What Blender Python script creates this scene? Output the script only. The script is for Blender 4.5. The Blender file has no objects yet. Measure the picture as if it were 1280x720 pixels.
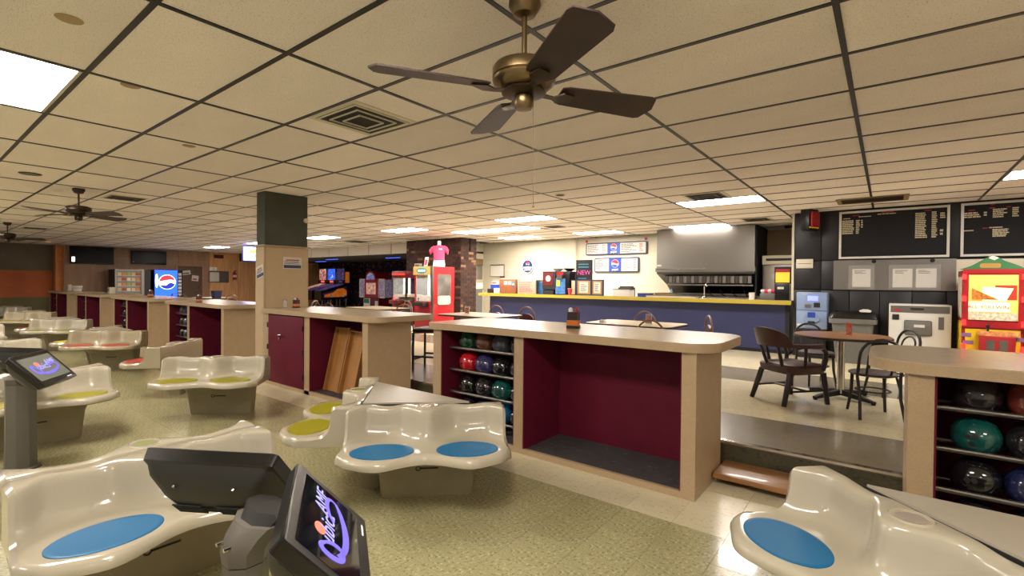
import bpy, bmesh, math, random
from mathutils import Vector, Matrix
random.seed(7)
R = math.radians
sc = bpy.context.scene
col = sc.collection

# ------------------------------------------------------------------ camera, world, exposure
HC = 1.425                       # camera height above the bowlers' floor
YAW, PITCH, ROLL, FPX = R(37.735), R(-0.6092), R(0.5136), 606.727
fw = Vector((-math.sin(YAW)*math.cos(PITCH), math.cos(YAW)*math.cos(PITCH), math.sin(PITCH)))
rt = Vector((math.cos(YAW), math.sin(YAW), 0)); up = rt.cross(fw)
rt, up = rt*math.cos(ROLL)+up*math.sin(ROLL), up*math.cos(ROLL)-rt*math.sin(ROLL)
cam_data = bpy.data.cameras.new('camera'); cam = bpy.data.objects.new('camera', cam_data); col.objects.link(cam)
cam_data.sensor_width = 36; cam_data.sensor_fit = 'HORIZONTAL'; cam_data.lens = FPX*36/1280
cam_data.clip_start = .02; cam_data.clip_end = 200
cam.matrix_world = Matrix(((rt.x, up.x, -fw.x, 0), (rt.y, up.y, -fw.y, 0), (rt.z, up.z, -fw.z, HC), (0, 0, 0, 1)))
sc.camera = cam
world = bpy.data.worlds.new('world'); sc.world = world; world.use_nodes = True
bg = world.node_tree.nodes['Background']; bg.inputs[0].default_value = (1.0, .93, .86, 1); bg.inputs[1].default_value = .4
sc.view_settings.view_transform = 'Standard'; sc.view_settings.look = 'None'
sc.view_settings.exposure = 0.1; sc.view_settings.gamma = 1; sc.view_settings.use_curve_mapping = False
LAMP = 43.0                       # radiance of the ceiling panels

# ------------------------------------------------------------------ materials
def lin(h):
    h = h.lstrip('#'); v = [int(h[i:i+2], 16)/255 for i in (0, 2, 4)]
    return tuple(x/12.92 if x <= .04045 else ((x+.055)/1.055)**2.4 for x in v)
MATS = {}
def mat(name, color, rough=.5, metal=0, var=0, scale=8, bump=0, bscale=None, coat=0, emit=0, alpha=1, trans=0, speck=None, rnd=0, island=0, stretch=None, spec=None):
    if name in MATS: return MATS[name]
    m = bpy.data.materials.new(name); m.use_nodes = True; nt = m.node_tree; N = nt.nodes; L = nt.links
    b = N['Principled BSDF']; c = lin(color) if isinstance(color, str) else color
    b.inputs['Base Color'].default_value = (*c, 1); b.inputs['Roughness'].default_value = rough; b.inputs['Metallic'].default_value = metal
    b.inputs['Coat Weight'].default_value = coat
    if spec is not None: b.inputs['Specular IOR Level'].default_value = spec
    if emit:
        b.inputs['Emission Color'].default_value = (*c, 1); b.inputs['Emission Strength'].default_value = emit
    if alpha < 1: b.inputs['Alpha'].default_value = alpha
    if trans: b.inputs['Transmission Weight'].default_value = trans
    need = var or bump or speck or rnd or island
    if need:
        tc = N.new('ShaderNodeTexCoord'); mp = N.new('ShaderNodeMapping'); L.new(tc.outputs['Object'], mp.inputs[0])
        if stretch: mp.inputs['Scale'].default_value = stretch
        vec = mp.outputs[0]; last = None
        def mixc(fac, a, bcol, typ='MIX'):
            x = N.new('ShaderNodeMix'); x.data_type = 'RGBA'; x.blend_type = typ
            if isinstance(fac, float): x.inputs[0].default_value = fac
            else: L.new(fac, x.inputs[0])
            for s, v in ((x.inputs[6], a), (x.inputs[7], bcol)):
                if isinstance(v, tuple): s.default_value = (*v, 1)
                else: L.new(v, s)
            return x.outputs[2]
        cur = c
        if var:
            n = N.new('ShaderNodeTexNoise'); n.inputs['Scale'].default_value = scale; n.inputs['Detail'].default_value = 5; L.new(vec, n.inputs['Vector'])
            mr = N.new('ShaderNodeMapRange'); mr.inputs[1].default_value = .3; mr.inputs[2].default_value = .7; L.new(n.outputs[0], mr.inputs[0])
            cur = mixc(mr.outputs[0], tuple(max(0, x*(1-var)) for x in c), tuple(min(1, x*(1+var)) for x in c))
        if speck:
            for (scol, sscale, lo, hi) in speck:
                n = N.new('ShaderNodeTexNoise'); n.inputs['Scale'].default_value = sscale; n.inputs['Detail'].default_value = 2; L.new(vec, n.inputs['Vector'])
                mr = N.new('ShaderNodeMapRange'); mr.inputs[1].default_value = lo; mr.inputs[2].default_value = hi; L.new(n.outputs[0], mr.inputs[0])
                cur = mixc(mr.outputs[0], cur, lin(scol))
        if rnd or island:
            if island:
                g = N.new('ShaderNodeNewGeometry'); o = g.outputs['Random Per Island']
            else:
                g = N.new('ShaderNodeObjectInfo'); o = g.outputs['Random']
            mr = N.new('ShaderNodeMapRange'); mr.inputs[3].default_value = 1-(rnd or island); mr.inputs[4].default_value = 1+(rnd or island)*.5; L.new(o, mr.inputs[0])
            hs = N.new('ShaderNodeHueSaturation'); L.new(mr.outputs[0], hs.inputs['Value'])
            if isinstance(cur, tuple): hs.inputs['Color'].default_value = (*cur, 1)
            else: L.new(cur, hs.inputs['Color'])
            cur = hs.outputs[0]
        if not isinstance(cur, tuple):
            L.new(cur, b.inputs['Base Color'])
            if emit: L.new(cur, b.inputs['Emission Color'])
        if bump:
            n = N.new('ShaderNodeTexNoise'); n.inputs['Scale'].default_value = bscale or scale*3; n.inputs['Detail'].default_value = 3; L.new(vec, n.inputs['Vector'])
            bp = N.new('ShaderNodeBump'); bp.inputs['Strength'].default_value = bump; bp.inputs['Distance'].default_value = .01
            L.new(n.outputs[0], bp.inputs['Height']); L.new(bp.outputs[0], b.inputs['Normal'])
    MATS[name] = m
    return m

M = dict(
    tile=mat('ceiling_tile', '#efe6df', .95, var=.04, scale=1.3, bump=.35, bscale=60, rnd=.09, speck=[('#b9a988', 95, .60, .68)], stretch=(1, 2.2, 1)),
    bar=mat('ceiling_bar', '#0d0b0a', .4),
    olive=mat('olive_floor', '#a49d76', .22, var=.10, scale=2.5, rnd=.06, speck=[('#837d54', 62, .55, .66), ('#bcb68c', 55, .58, .68)], coat=.25),
    cream=mat('cream_floor', '#d2c8a8', .22, var=.06, scale=3, rnd=.05, speck=[('#b9ae8c', 40, .58, .72)], coat=.25),
    grout=mat('floor_joint', '#55513c', .6),
    grey_tile=mat('grey_floor', '#7c7460', .25, var=.08, scale=3, speck=[('#70695a', 70, .55, .7)], coat=.2),
    laminate=mat('laminate', '#a89070', .42, var=.05, scale=14, speck=[('#9a8262', 160, .5, .75)]),
    ltop=mat('laminate_top', '#b7a489', .25, var=.04, scale=14, speck=[('#ab977b', 160, .5, .75)], coat=.1),
    maroon=mat('maroon_panel', '#5c1226', .6, var=.12, scale=5, spec=.2),
    cubby=mat('cubby_floor', '#3e3c3c', .7, var=.2, scale=9, speck=[('#6a6664', 30, .66, .72)]),
    shell=mat('fibreglass', '#a8a08c', .16, coat=.3, var=.02, scale=3),
    shell2=mat('fibreglass_aged', '#a3977c', .2, coat=.3, var=.03, scale=3),
    base=mat('bench_base', '#8d8267', .5, var=.10, scale=6),
    blue=mat('seat_blue', '#0b5f8c', .45, spec=.3), yellow=mat('seat_yellow', '#8a8210', .45, spec=.3), red=mat('seat_red', '#b0352a', .42), ylw2=mat('seat_gold', '#c9b02c', .42),
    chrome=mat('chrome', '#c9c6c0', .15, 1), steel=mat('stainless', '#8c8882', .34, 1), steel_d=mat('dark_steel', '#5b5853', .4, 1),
    black=mat('black_plastic', '#070707', .3), blackm=mat('black_matte', '#121212', .7), grey=mat('grey_plastic', '#5e5c57', .45), dgrey=mat('dark_grey', '#1f1e1b', .5),
    post=mat('console_grey', '#565149', .45, var=.04, scale=20), white=mat('white_paint', '#e6e2d6', .5), paper=mat('paper', '#cbc8be', .7), offw=mat('off_white', '#cfc7b2', .5),
    creamw=mat('cream_wall', '#cdc6b0', .7, var=.02, scale=2), blackwall=mat('black_wall', '#17161a', .45, var=.2, scale=4), blackgap=mat('black_gap', '#08080a', .7),
    navy=mat('navy_panel', '#262c55', .5, var=.05, scale=4), gold=mat('yellow_edge', '#a89634', .4),
    wood=mat('wood_wall', '#cf9c6a', .5, var=.2, scale=3, stretch=(1, 6, .4)), wood2=mat('wood_brown', '#9c7a60', .5, var=.15, scale=2, stretch=(1, 3, .5)),
    woodo=mat('orange_wood', '#c77a38', .45, var=.12, scale=3), orange=mat('orange_wall', '#b8643a', .8, var=.15, scale=1.5), darkw=mat('slate_wall', '#6e6353', .8, var=.15, scale=1.5), greenw=mat('olive_wall', '#6f6a44', .8, var=.1, scale=1.5),
    brick=mat('brick', '#41281f', .85, var=.2, scale=9, island=.55, bump=.3, bscale=60), brickl=mat('brick_pale', '#7f5d43', .85, var=.2, scale=9, island=.2), mortar=mat('mortar', '#352a24', .95),
    colg=mat('column_green', '#3e4136', .7, var=.18, scale=4), colb=mat('column_beige', '#b59e7d', .7, var=.03, scale=10),
    arc=mat('arcade_wall', '#1b1420', .9, speck=[('#8a4a3a', 8, .59, .63), ('#3a4478', 6, .61, .65)]), soffit=mat('soffit', '#c4bcae', .7), arcc=mat('arcade_ceiling', '#3a352f', .9),
    bronze=mat('bronze', '#7c6a4c', .36, 1), bronzed=mat('bronze_dark', '#3a2c1e', .4, .6), blade=mat('blade', '#33211a', .5, var=.2, scale=6),
    ply=mat('plywood', '#9a6a34', .55, var=.15, scale=4, stretch=(6, 1, 1)), stepw=mat('step_wood', '#94683c', .4, var=.2, scale=5, stretch=(1, 8, 8), coat=.2),
    leather=mat('leather', '#3a1d18', .38, var=.15, scale=10), dwood=mat('dark_wood', '#1f0f0d', .5, var=.1, scale=6), tabletop=mat('table_wood', '#8d633c', .3, var=.12, scale=5, stretch=(1, 6, 1)), seatg=mat('seat_grey', '#4b4142', .5), tablec=mat('table_cream', '#b39f7c', .3, var=.05),
    vinyl=mat('maroon_vinyl', '#4d1f22', .4), tan=mat('chair_tan', '#7a5435', .4, var=.1),
    redp=mat('red_machine', '#98101a', .4), redd=mat('dark_red', '#5c0f16', .4), yel=mat('yellow_panel', '#d4b416', .4), grn=mat('green_top', '#2f6b3a', .5), blu=mat('royal_blue', '#20409c', .4), pink=mat('pink_cloth', '#d23a60', .8), skin=mat('mannequin_white', '#d9d6d2', .4),
    kiosk=mat('kiosk_blue', '#7f93b4', .35), trash=mat('trash_grey', '#63625e', .6), bag=mat('black_bag', '#0b0b0b', .25, bump=.5, bscale=14), teal=mat('teal_sign', '#1d6f78', .4),
    txt=mat('lettering_cream', '#c9bf9e', .6), txtr=mat('lettering_red', '#a81f28', .6), txtd=mat('lettering_dark', '#1c1c26', .6), txtw=mat('lettering_white', '#f0efe9', .5), txtp=mat('lettering_pink', '#d44a9a', .6, emit=.3), txtc=mat('lettering_cyan', '#3a8fa6', .6),
    pblue=mat('logo_blue', '#1f3f9b', .4), pred=mat('logo_red', '#c4202e', .4), cork=mat('cork', '#a5813f', .8), card=mat('cardboard', '#9c7b52', .8),
    glass=mat('clear_glass', '#dfe6e6', .05, alpha=.25), smoke=mat('dark_glass', '#05060a', .3, spec=.2), acr=mat('acrylic', '#e8e6e2', .08, alpha=.10),
    lamp=mat('lamp_panel', (1.0, .92, .85), .5, emit=LAMP), dish=mat('white_metal', '#c9c9c2', .35), cup=mat('red_cup', '#c8404a', .5), candy=mat('prizes', '#c9b9a0', .7, island=.6, var=.5, scale=30),
)
def E_(name, colr, s): return mat(name, colr, .4, emit=s)
M['scr'] = mat('screen_dark', '#0e0f14', .06, coat=.6, emit=.05)
M['scr2'] = E_('screen_grey', '#55584f', .5)
M['vio'] = E_('logo_violet', '#5a50c8', .8); M['vio2'] = E_('logo_lilac', '#8a86d8', .8); M['lred'] = E_('logo_coral', '#e0604e', 1.0)
M['led'] = E_('led_red', '#ff2222', 4); M['lcd'] = E_('lcd_blue', '#6f78ff', 2.2); M['sodab'] = E_('soda_blue', '#1f55ff', 2.2); M['sodaw'] = E_('soda_white', '#ffffff', 2.0); M['sodar'] = E_('soda_red', '#e22a3a', 1.6); M['sodan'] = E_('soda_navy', '#1a2fa0', 1.4)
M['vendl'] = E_('vending_light', '#8a8678', .12); M['tubew'] = E_('tube_white', '#fff3e0', 2.6); M['neonb'] = E_('neon_blue', '#4a5cff', 9); M['neonw'] = E_('neon_white', '#ffffff', 4); M['neono'] = E_('neon_orange', '#ff7a20', 3); M['neong'] = E_('neon_green', '#2fae4a', 2)
M['back1'] = mat('backglass_warm', '#a86a68', .4, emit=.7, var=.8, scale=9, speck=[('#e8c9b0', 7, .55, .62)]); M['back2'] = mat('backglass_blue', '#2a55d0', .4, emit=1.1, var=.6, scale=7, speck=[('#a8c0ff', 6, .56, .66)]); M['back3'] = mat('backglass_dim', '#443a68', .4, emit=.4, var=.8, scale=9, speck=[('#8a6a80', 8, .58, .66)]); M['candl'] = E_('candy_light', '#f0c060', .5); M['candr'] = E_('candy_red', '#d8301e', .5); M['can'] = E_('can_bulb', '#ffb060', 5)
M['bluel'] = E_('arcade_lamp_blue', '#4a70ff', 1.0); M['chip'] = E_('chips_sign', '#d8a82a', .9); M['wash'] = E_('backlit_white', '#f6e6b8', .7)

# ------------------------------------------------------------------ mesh helpers
class MB:
    def __init__(s): s.bm = bmesh.new()
    def box(s, x0, x1, y0, y1, z0, z1, bev=0, seg=2):
        vs = [s.bm.verts.new((x, y, z)) for x in (x0, x1) for y in (y0, y1) for z in (z0, z1)]
        fs = [s.bm.faces.new([vs[i] for i in f]) for f in ((0, 1, 3, 2), (4, 6, 7, 5), (0, 4, 5, 1), (2, 3, 7, 6), (0, 2, 6, 4), (1, 5, 7, 3))]
        if bev: bmesh.ops.bevel(s.bm, geom=list({e for f in fs for e in f.edges}), offset=bev, segments=seg, affect='EDGES', profile=.5)
        return s
    def loft(s, rings, caps=True, closed=True):
        rs = [[s.bm.verts.new(p) for p in r] for r in rings]; n = len(rs[0])
        for a, b in zip(rs, rs[1:]):
            for i in range(n if closed else n-1):
                j = (i+1) % n
                s.bm.faces.new((a[i], a[j], b[j], b[i]))
        if caps and closed:
            s.bm.faces.new(list(reversed(rs[0]))); s.bm.faces.new(rs[-1])
        return s
    def cyl(s, p0, p1, r0, r1=None, n=12):
        p0, p1 = Vector(p0), Vector(p1); r1 = r0 if r1 is None else r1
        d = (p1-p0).normalized(); a = d.orthogonal().normalized(); b = d.cross(a)
        return s.loft([[p+(a*math.cos(2*math.pi*i/n)+b*math.sin(2*math.pi*i/n))*r for i in range(n)] for p, r in ((p0, r0), (p1, r1))])
    def lathe(s, prof, n=24, c=(0, 0, 0), sx=1, sy=1):
        return s.loft([[(c[0]+r*sx*math.cos(2*math.pi*i/n), c[1]+r*sy*math.sin(2*math.pi*i/n), c[2]+z) for i in range(n)] for r, z in prof])
    def tube(s, pts, r, n=8, closed=False):
        pts = [Vector(p) for p in pts]; rings = []; m = len(pts); a = None
        for i, p in enumerate(pts):
            if closed: t = pts[(i+1) % m]-pts[i-1]
            else: t = pts[min(i+1, m-1)]-pts[max(i-1, 0)]
            t.normalize()
            a = t.orthogonal().normalized() if a is None else (a-t*a.dot(t)).normalized()
            b = t.cross(a); rr = r[i] if isinstance(r, (list, tuple)) else r
            rings.append([p+(a*math.cos(2*math.pi*k/n)+b*math.sin(2*math.pi*k/n))*rr for k in range(n)])
        if closed:
            rs = [[s.bm.verts.new(q) for q in g] for g in rings]
            for i in range(m):
                A, B = rs[i], rs[(i+1) % m]
                for k in range(n): s.bm.faces.new((A[k], A[(k+1) % n], B[(k+1) % n], B[k]))
            return s
        return s.loft(rings)
    def prism(s, poly, z0, z1, axis='z'):
        f = {'z': lambda a, b, h: (a, b, h), 'y': lambda a, b, h: (a, h, b), 'x': lambda a, b, h: (h, a, b)}[axis]
        return s.loft([[f(a, b, z) for a, b in poly] for z in (z0, z1)])
    def sphere(s, c, r, n=20, m=12):
        q = bmesh.ops.create_uvsphere(s.bm, u_segments=n, v_segments=m, radius=r, matrix=Matrix.Translation(c)); return s
    def xf(s, mtx):
        bmesh.ops.transform(s.bm, matrix=mtx, verts=s.bm.verts); return s
    def mesh(s, name, m):
        bmesh.ops.recalc_face_normals(s.bm, faces=s.bm.faces)
        for f in s.bm.faces: f.smooth = True
        for e in s.bm.edges:
            if len(e.link_faces) == 2 and e.calc_face_angle(0) > R(38): e.smooth = False
        me = bpy.data.meshes.new(name); s.bm.to_mesh(me); s.bm.free()
        me.materials.append(M[m] if isinstance(m, str) else m)
        return me
    def build(s, name, m, parent=None, loc=None, rz=0):
        return ob(name, s.mesh(name, m), parent, loc, rz)
def ob(name, me, parent=None, loc=None, rz=0):
    o = bpy.data.objects.new(name, me); col.objects.link(o); o.parent = parent
    if loc: o.location = loc
    if rz: o.rotation_euler.z = rz
    return o
def tag(o, label, cat, group=None, kind=None):
    o['label'] = label; o['category'] = cat
    if group: o['group'] = group
    if kind: o['kind'] = kind
    return o
def thing(name, label, cat, loc=(0, 0, 0), rz=0, group=None):
    o = bpy.data.objects.new(name, None); col.objects.link(o); o.location = loc; o.rotation_euler.z = rz; o.empty_display_size = .1
    return tag(o, label, cat, group)
def struct(o, label=None):
    o['kind'] = 'structure'
    if label: o['label'] = label
    return o
def copy_tree(o, parent=None):
    c = o.copy(); col.objects.link(c); c.parent = parent
    for ch in list(o.children): copy_tree(ch, c)
    return c
def bx(name, m, parent, *a, bev=0, loc=None, rz=0): return MB().box(*a, bev=bev).build(name, m, parent, loc, rz)
def text(s, size, m, parent, loc, rot=(R(90), 0, 0), shear=0, name='lettering', ext=.001):
    cu = bpy.data.curves.new(name, 'FONT'); cu.body = s; cu.size = size; cu.extrude = ext; cu.shear = shear; cu.align_x = 'CENTER'; cu.align_y = 'CENTER'; cu.resolution_u = 3
    tmp = bpy.data.objects.new(name, cu); me = bpy.data.meshes.new_from_object(tmp); bpy.data.objects.remove(tmp)
    me.materials.clear(); me.materials.append(M[m]); o = ob(name, me, parent, loc); o.rotation_euler = rot
    return o
def arc(cx, cy, r, a0, a1, n=8): return [(cx+r*math.cos(R(a0+(a1-a0)*i/n)), cy+r*math.sin(R(a0+(a1-a0)*i/n))) for i in range(n+1)]
def rrect(x0, x1, y0, y1, r, n=5):
    rr = r if isinstance(r, (list, tuple)) else (r, r, r, r)   # corner radii: lower-left, lower-right, upper-right, upper-left
    return arc(x0+rr[0], y0+rr[0], rr[0], 180, 270, n)+arc(x1-rr[1], y0+rr[1], rr[1], 270, 360, n)+arc(x1-rr[2], y1-rr[2], rr[2], 0, 90, n)+arc(x0+rr[3], y1-rr[3], rr[3], 90, 180, n)
def textlines(mb, x0, x1, z0, z1, y, rows, h=.5, frac=(.5, 1), depth=.002):
    dz = (z1-z0)/rows
    for i in range(rows):
        w = (x1-x0)*random.uniform(*frac); zc = z1-dz*(i+.5); x = x0
        while x < x0+w-.004:
            ww = min(random.uniform(.03, .08)*(x1-x0)/.3, x0+w-x); mb.box(x, x+ww*.86, y-depth, y, zc-dz*h/2, zc+dz*h/2); x += ww
    return mb
ZU, ZC, YR = .21, 2.682, 4.016           # raised floor, ceiling, riser
# ------------------------------------------------------------------ floors
XL, XR, YF, YB = -24.6, 4.6, -4.2, 14.3
floor = struct(bx('floor', 'grout', None, XL, XR, YF, YR, -.12, -.004))
T = .305; X0 = -1.005; Y0 = 2.88
def tile_mesh(nm, m, sx=T, sy=T, g=.0016, t=.004):
    return MB().box(g/2, sx-g/2, g/2, sy-g/2, -t, 0).mesh(nm, m)
tm = {'olive': tile_mesh('floor_tile', 'olive'), 'cream': tile_mesh('floor_tile', 'cream')}
cells = []
for i in range(-78, 19):
    for j in range(-23, 4):
        x, y = X0+i*T, Y0+j*T
        if x < XL or y+T > YR+.04: continue
        cells.append((x, y, 'cream' if j >= 0 else 'olive'))
def in_view(x, y, z):
    p = Vector((x, y, z-HC)); d = p.dot(fw)
    if d < .3: return None
    px, py = 640+FPX*p.dot(rt)/d, 360-FPX*p.dot(up)/d
    return d if -40 < px < 1320 and -40 < py < 760 else None
def shown(x, y):                      # the patches of low floor the photograph shows, by the things that stand around them
    d = in_view(x+.15, y+.15, 0)
    if d is None: return None
    if y > 3.3 and not (-.95 < x < .15 or -4.5 < x < -3.6): return None
    return d
rank = sorted((c for c in cells if shown(c[0], c[1])), key=lambda c: shown(c[0], c[1]))
near = set((round(c[0], 3), round(c[1], 3)) for c in rank[:300])
rest = {'olive': MB(), 'cream': MB()}
for x, y, k in cells:
    if (round(x, 3), round(y, 3)) in near:
        o = ob('floor_tile', tm[k], floor, (x, y, 0))
    else:
        rest[k].box(x+.0008, x+T-.0008, y+.0008, min(y+T, YR)-.0008, -.004, 0)
for k in rest:
    o = rest[k].build('floor_tiles_beyond', k, floor); o['kind'] = 'stuff'; o['label'] = {'olive': 'olive speckled floor tiles further off', 'cream': 'cream floor tiles along the counters further off'}[k]
# raised concourse floor
fu = struct(bx('floor_upper', 'grey_tile', None, XL, XR, YR, YB, -.12, ZU-.004), 'raised concourse floor behind the counters')
for y0, y1, m in ((YR, 4.9, 'grey_tile'), (4.9, 6.68, 'cream'), (6.68, 7.68, 'grey_tile'), (7.68, YB, 'cream')):
    bx('tile_band', m, fu, XL, XR, y0+.0008, y1-.0008, ZU-.004, ZU)
bx('riser', mat('riser_brown', '#4f4934', .45, var=.2, scale=4, speck=[('#3a3525', 40, .55, .65)]), fu, XL, XR, YR-.004, YR, 0, ZU-.03)
nos = MB().box(XL, XR, YR-.022, YR+.03, ZU, ZU+.004).box(XL, XR, YR-.022, YR-.005, ZU-.014, ZU).build('trim_1', 'chrome'); struct(nos, 'metal nosing along the edge of the raised floor')

# ------------------------------------------------------------------ ceiling
ceil = struct(bx('ceiling', 'bar', None, XL, XR, YF, 10.2, ZC+.02, ZC+.1))
c2 = struct(bx('ceiling_kitchen', 'bar', None, -10.5, XR, 10.2, 12.0, ZC+.02, ZC+.1))
GX, GY, TX, TY = -.2, .754, 1.2195, .6096
W = .028
xs = [GX+TX*i for i in range(-20, 5)]; ys = [GY+TY*j for j in range(-8, 19)]
for x in xs:
    if XL < x < XR: bx('grid_bar', 'bar', ceil, x-W/2, x+W/2, YF, 12.0 if x > -10.5 else 10.2, ZC-.004, ZC+.02)
for y in ys:
    if YF < y < 12.0: bx('grid_bar', 'bar', ceil, XL if y < 10.2 else -10.5, XR, y-W/2, y+W/2, ZC-.0035, ZC+.02)
def gi(x, y): return (math.floor((x-GX)/TX+1e-6), math.floor((y-GY)/TY+1e-6))
LIGHTS = [(-4.5, .4), (-2.0, 7.8), (-5.7, 7.8), (-9.3, 7.8), (-13.0, 7.8), (1.6, 7.8), (-3.2, 10.8), (-5.7, 10.8), (-8.1, 10.8), (-8.1, 9.0), (-6.9, 9.0), (-16.7, 7.8), (-20.3, 7.8),
          (-4.5, -3.2), (-11.8, -3.2), (2.8, -3.2), (-8.1, .4), (-.8, .4), (2.8, .4), (-11.8, .4), (-15.4, .4)]  # panels added out of view along the grid, to light the near floor
LCELL = {gi(*p) for p in LIGHTS}
VCELL = {gi(-3.2, 2.3): 'square'}
tmesh = MB().box(W/2-.004, TX-W/2+.004, W/2-.004, TY-W/2+.004, 0, .014, bev=.003, seg=1).mesh('ceiling_tile', 'tile')
allc = []
for i in range(-21, 4):
    for j in range(-8, 19):
        x, y = GX+TX*i, GY+TY*j
        if x < XL-.5 or y < YF-.3 or (i, j) in LCELL or (y > 10.1 and x < -11) or y > 11.7: continue
        allc.append((x, y, in_view(x+TX/2, y+TY/2, ZC)))
nearc = sorted((c for c in allc if c[2]), key=lambda c: c[2])[:300]
nk = {(c[0], c[1]) for c in nearc}
far = MB()
for x, y, d in allc:
    if (x, y) in nk: ob('ceiling_tile', tmesh, ceil, (x, y, ZC+random.uniform(0, .002)))
    else: far.box(max(x, XL)+W/2, x+TX-W/2, y+W/2, y+TY-W/2, ZC, ZC+.014)
o = far.build('ceiling_tiles_beyond', 'tile', ceil); o['kind'] = 'stuff'
WHERE = {(-4.5, .4): 'glowing ceiling light panel over the lane seats beside the bare tiles', (-2.0, 7.8): 'glowing ceiling light panel over the path to the dark menu boards',
         (-5.7, 7.8): 'glowing ceiling light panel in front of the navy snack counter', (-9.3, 7.8): 'glowing ceiling light panel beside the brick pillar', (-13.0, 7.8): 'glowing ceiling light panel before the white soffit',
         (1.6, 7.8): 'glowing ceiling light panel above the candy machine', (-3.2, 10.8): 'glowing ceiling light panel above the kitchen hood', (-5.7, 10.8): 'glowing ceiling light panel over the long wall menu boards',
         (-8.1, 10.8): 'glowing ceiling light panel above the round blue sign', (-8.1, 9.0): 'glowing ceiling light panel of a touching pair, on the brick pillar side', (-6.9, 9.0): 'glowing ceiling light panel of a touching pair, on the kitchen side', (-16.7, 7.8): 'glowing ceiling light panel beside the neon sign beyond the pier', (-20.3, 7.8): 'glowing ceiling light panel by the brown door in the wood wall'}
for p in LIGHTS:
    i, j = gi(*p); x, y = GX+TX*i, GY+TY*j
    t = thing('ceiling_light', WHERE.get(p, 'added ceiling light panel out of view over the lanes and concourse'), 'light', (x, y, ZC-.004), 0, 'fluorescent ceiling panels')
    bx('diffuser', 'lamp', t, W/2+.012, TX-W/2-.012, W/2+.012, TY-W/2-.012, .006, .012)
    f = MB()
    for a in ((W/2, TX-W/2, W/2, W/2+.02), (W/2, TX-W/2, TY-W/2-.02, TY-W/2), (W/2, W/2+.02, W/2, TY-W/2), (TX-W/2-.02, TX-W/2, W/2, TY-W/2)): f.box(*a, .002, .024)
    f.build('frame', 'offw', t)
# air vents
def vent_sq(x, y, s, label, rings=3, group='square ceiling vents'):
    t = thing('ceiling_vent', label, 'vent', (x, y, ZC), 0, group)
    f = MB(); h = s/2
    for k in range(rings):
        a = h-k*h/(rings+.6); w = .018 if k == 0 else .008; z = -.012-.006*k
        for q in ((-a, a, -a, -a+w), (-a, a, a-w, a), (-a, -a+w, -a+w, a-w), (a-w, a, -a+w, a-w)): f.box(*q, z, z+.01)
    f.build('louver', 'offw' if rings > 2 else 'grey', t)
    bx('frame', 'offw', t, -h-.05, h+.05, -h-.03, h+.03, -.005, .001)
    bx('duct_opening', 'blackm', t, -h, h, -h, h, -.0075, -.005)
vent_sq(-3.24, 2.28, .50, 'square louvred ceiling vent beside the big fan')
vent_sq(-2.05, 7.15, .46, 'square ceiling vent touching the light panel over the path', 2)
vent_sq(-9.35, 2.28, .42, 'square dark ceiling vent beside the second fan', 2)
vent_sq(-2.0, 10.2, .42, 'stained square ceiling vent beside the steel hood', 2)
vent_sq(-5.85, 9.1, .36, 'stained square ceiling vent by the paired light panels', 2)
vent_sq(-16.8, 2.3, .42, 'small dark ceiling vent above the farthest fan', 2)
vent_sq(-13.2, 9.1, .6, 'dark ceiling vent before the white soffit panels', 2)
t = thing('ceiling_grille', 'long dark slotted ceiling grille in front of the framed menu boards', 'vent', (-.2, 8.76, ZC))
f = MB()
for a in ((-.42, .42, -.27, -.21), (-.42, .42, .21, .27), (-.42, -.36, -.21, .21), (.36, .42, -.21, .21)): f.box(*a, -.012, -.004)
f.build('frame', mat('grille_tan', '#8a7650', .5), t)
bx('backing', 'blackm', t, -.36, .36, -.21, .21, -.007, -.005)
for k in range(6): bx('slat', 'bronzed', t, -.36, .36, -.18+k*.068, -.16+k*.068, -.011, -.006)
t = thing('smoke_alarm', 'small dark round opening in the ceiling over the tables', 'alarm', (-3.68, 5.85, ZC))
MB().lathe([(.001, -.012), (.07, -.012), (.085, -.004), (.085, 0)], 20).build('rim', 'offw', t); MB().lathe([(.001, -.016), (.06, -.016), (.06, -.011)], 20).build('opening', 'blackm', t)
for x, y, lb in ((-8.14, 1.07, 'round recessed ceiling can near the second fan'), (-22.6, 3.4, 'lit recessed ceiling can above the orange wall')):
    t = thing('recessed_can', lb, 'light', (x, y, ZC))
    MB().lathe([(.075, -.003), (.1, -.008), (.105, -.003), (.105, 0), (.075, 0)], 20).build('ring', 'bronzed' if x > -10 else 'offw', t)
    MB().lathe([(.001, -.004), (.074, -.004), (.074, -.002)], 20).build('bulb', 'grey' if x > -10 else 'can', t)
for x, y in ((-3.15, .55), (-3.9, .98), (-5.2, 1.75)):      # disc patches on the tiles
    o = MB().lathe([(.001, -.003), (.05, -.003), (.055, 0)], 16).build('sprinkler_cover', mat('cover_tan', '#a58d66', .7), None, (x, y, ZC)); tag(o, 'small flat tan disc cover on the ceiling tiles over the lane seats', 'cover', 'ceiling disc covers')

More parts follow.
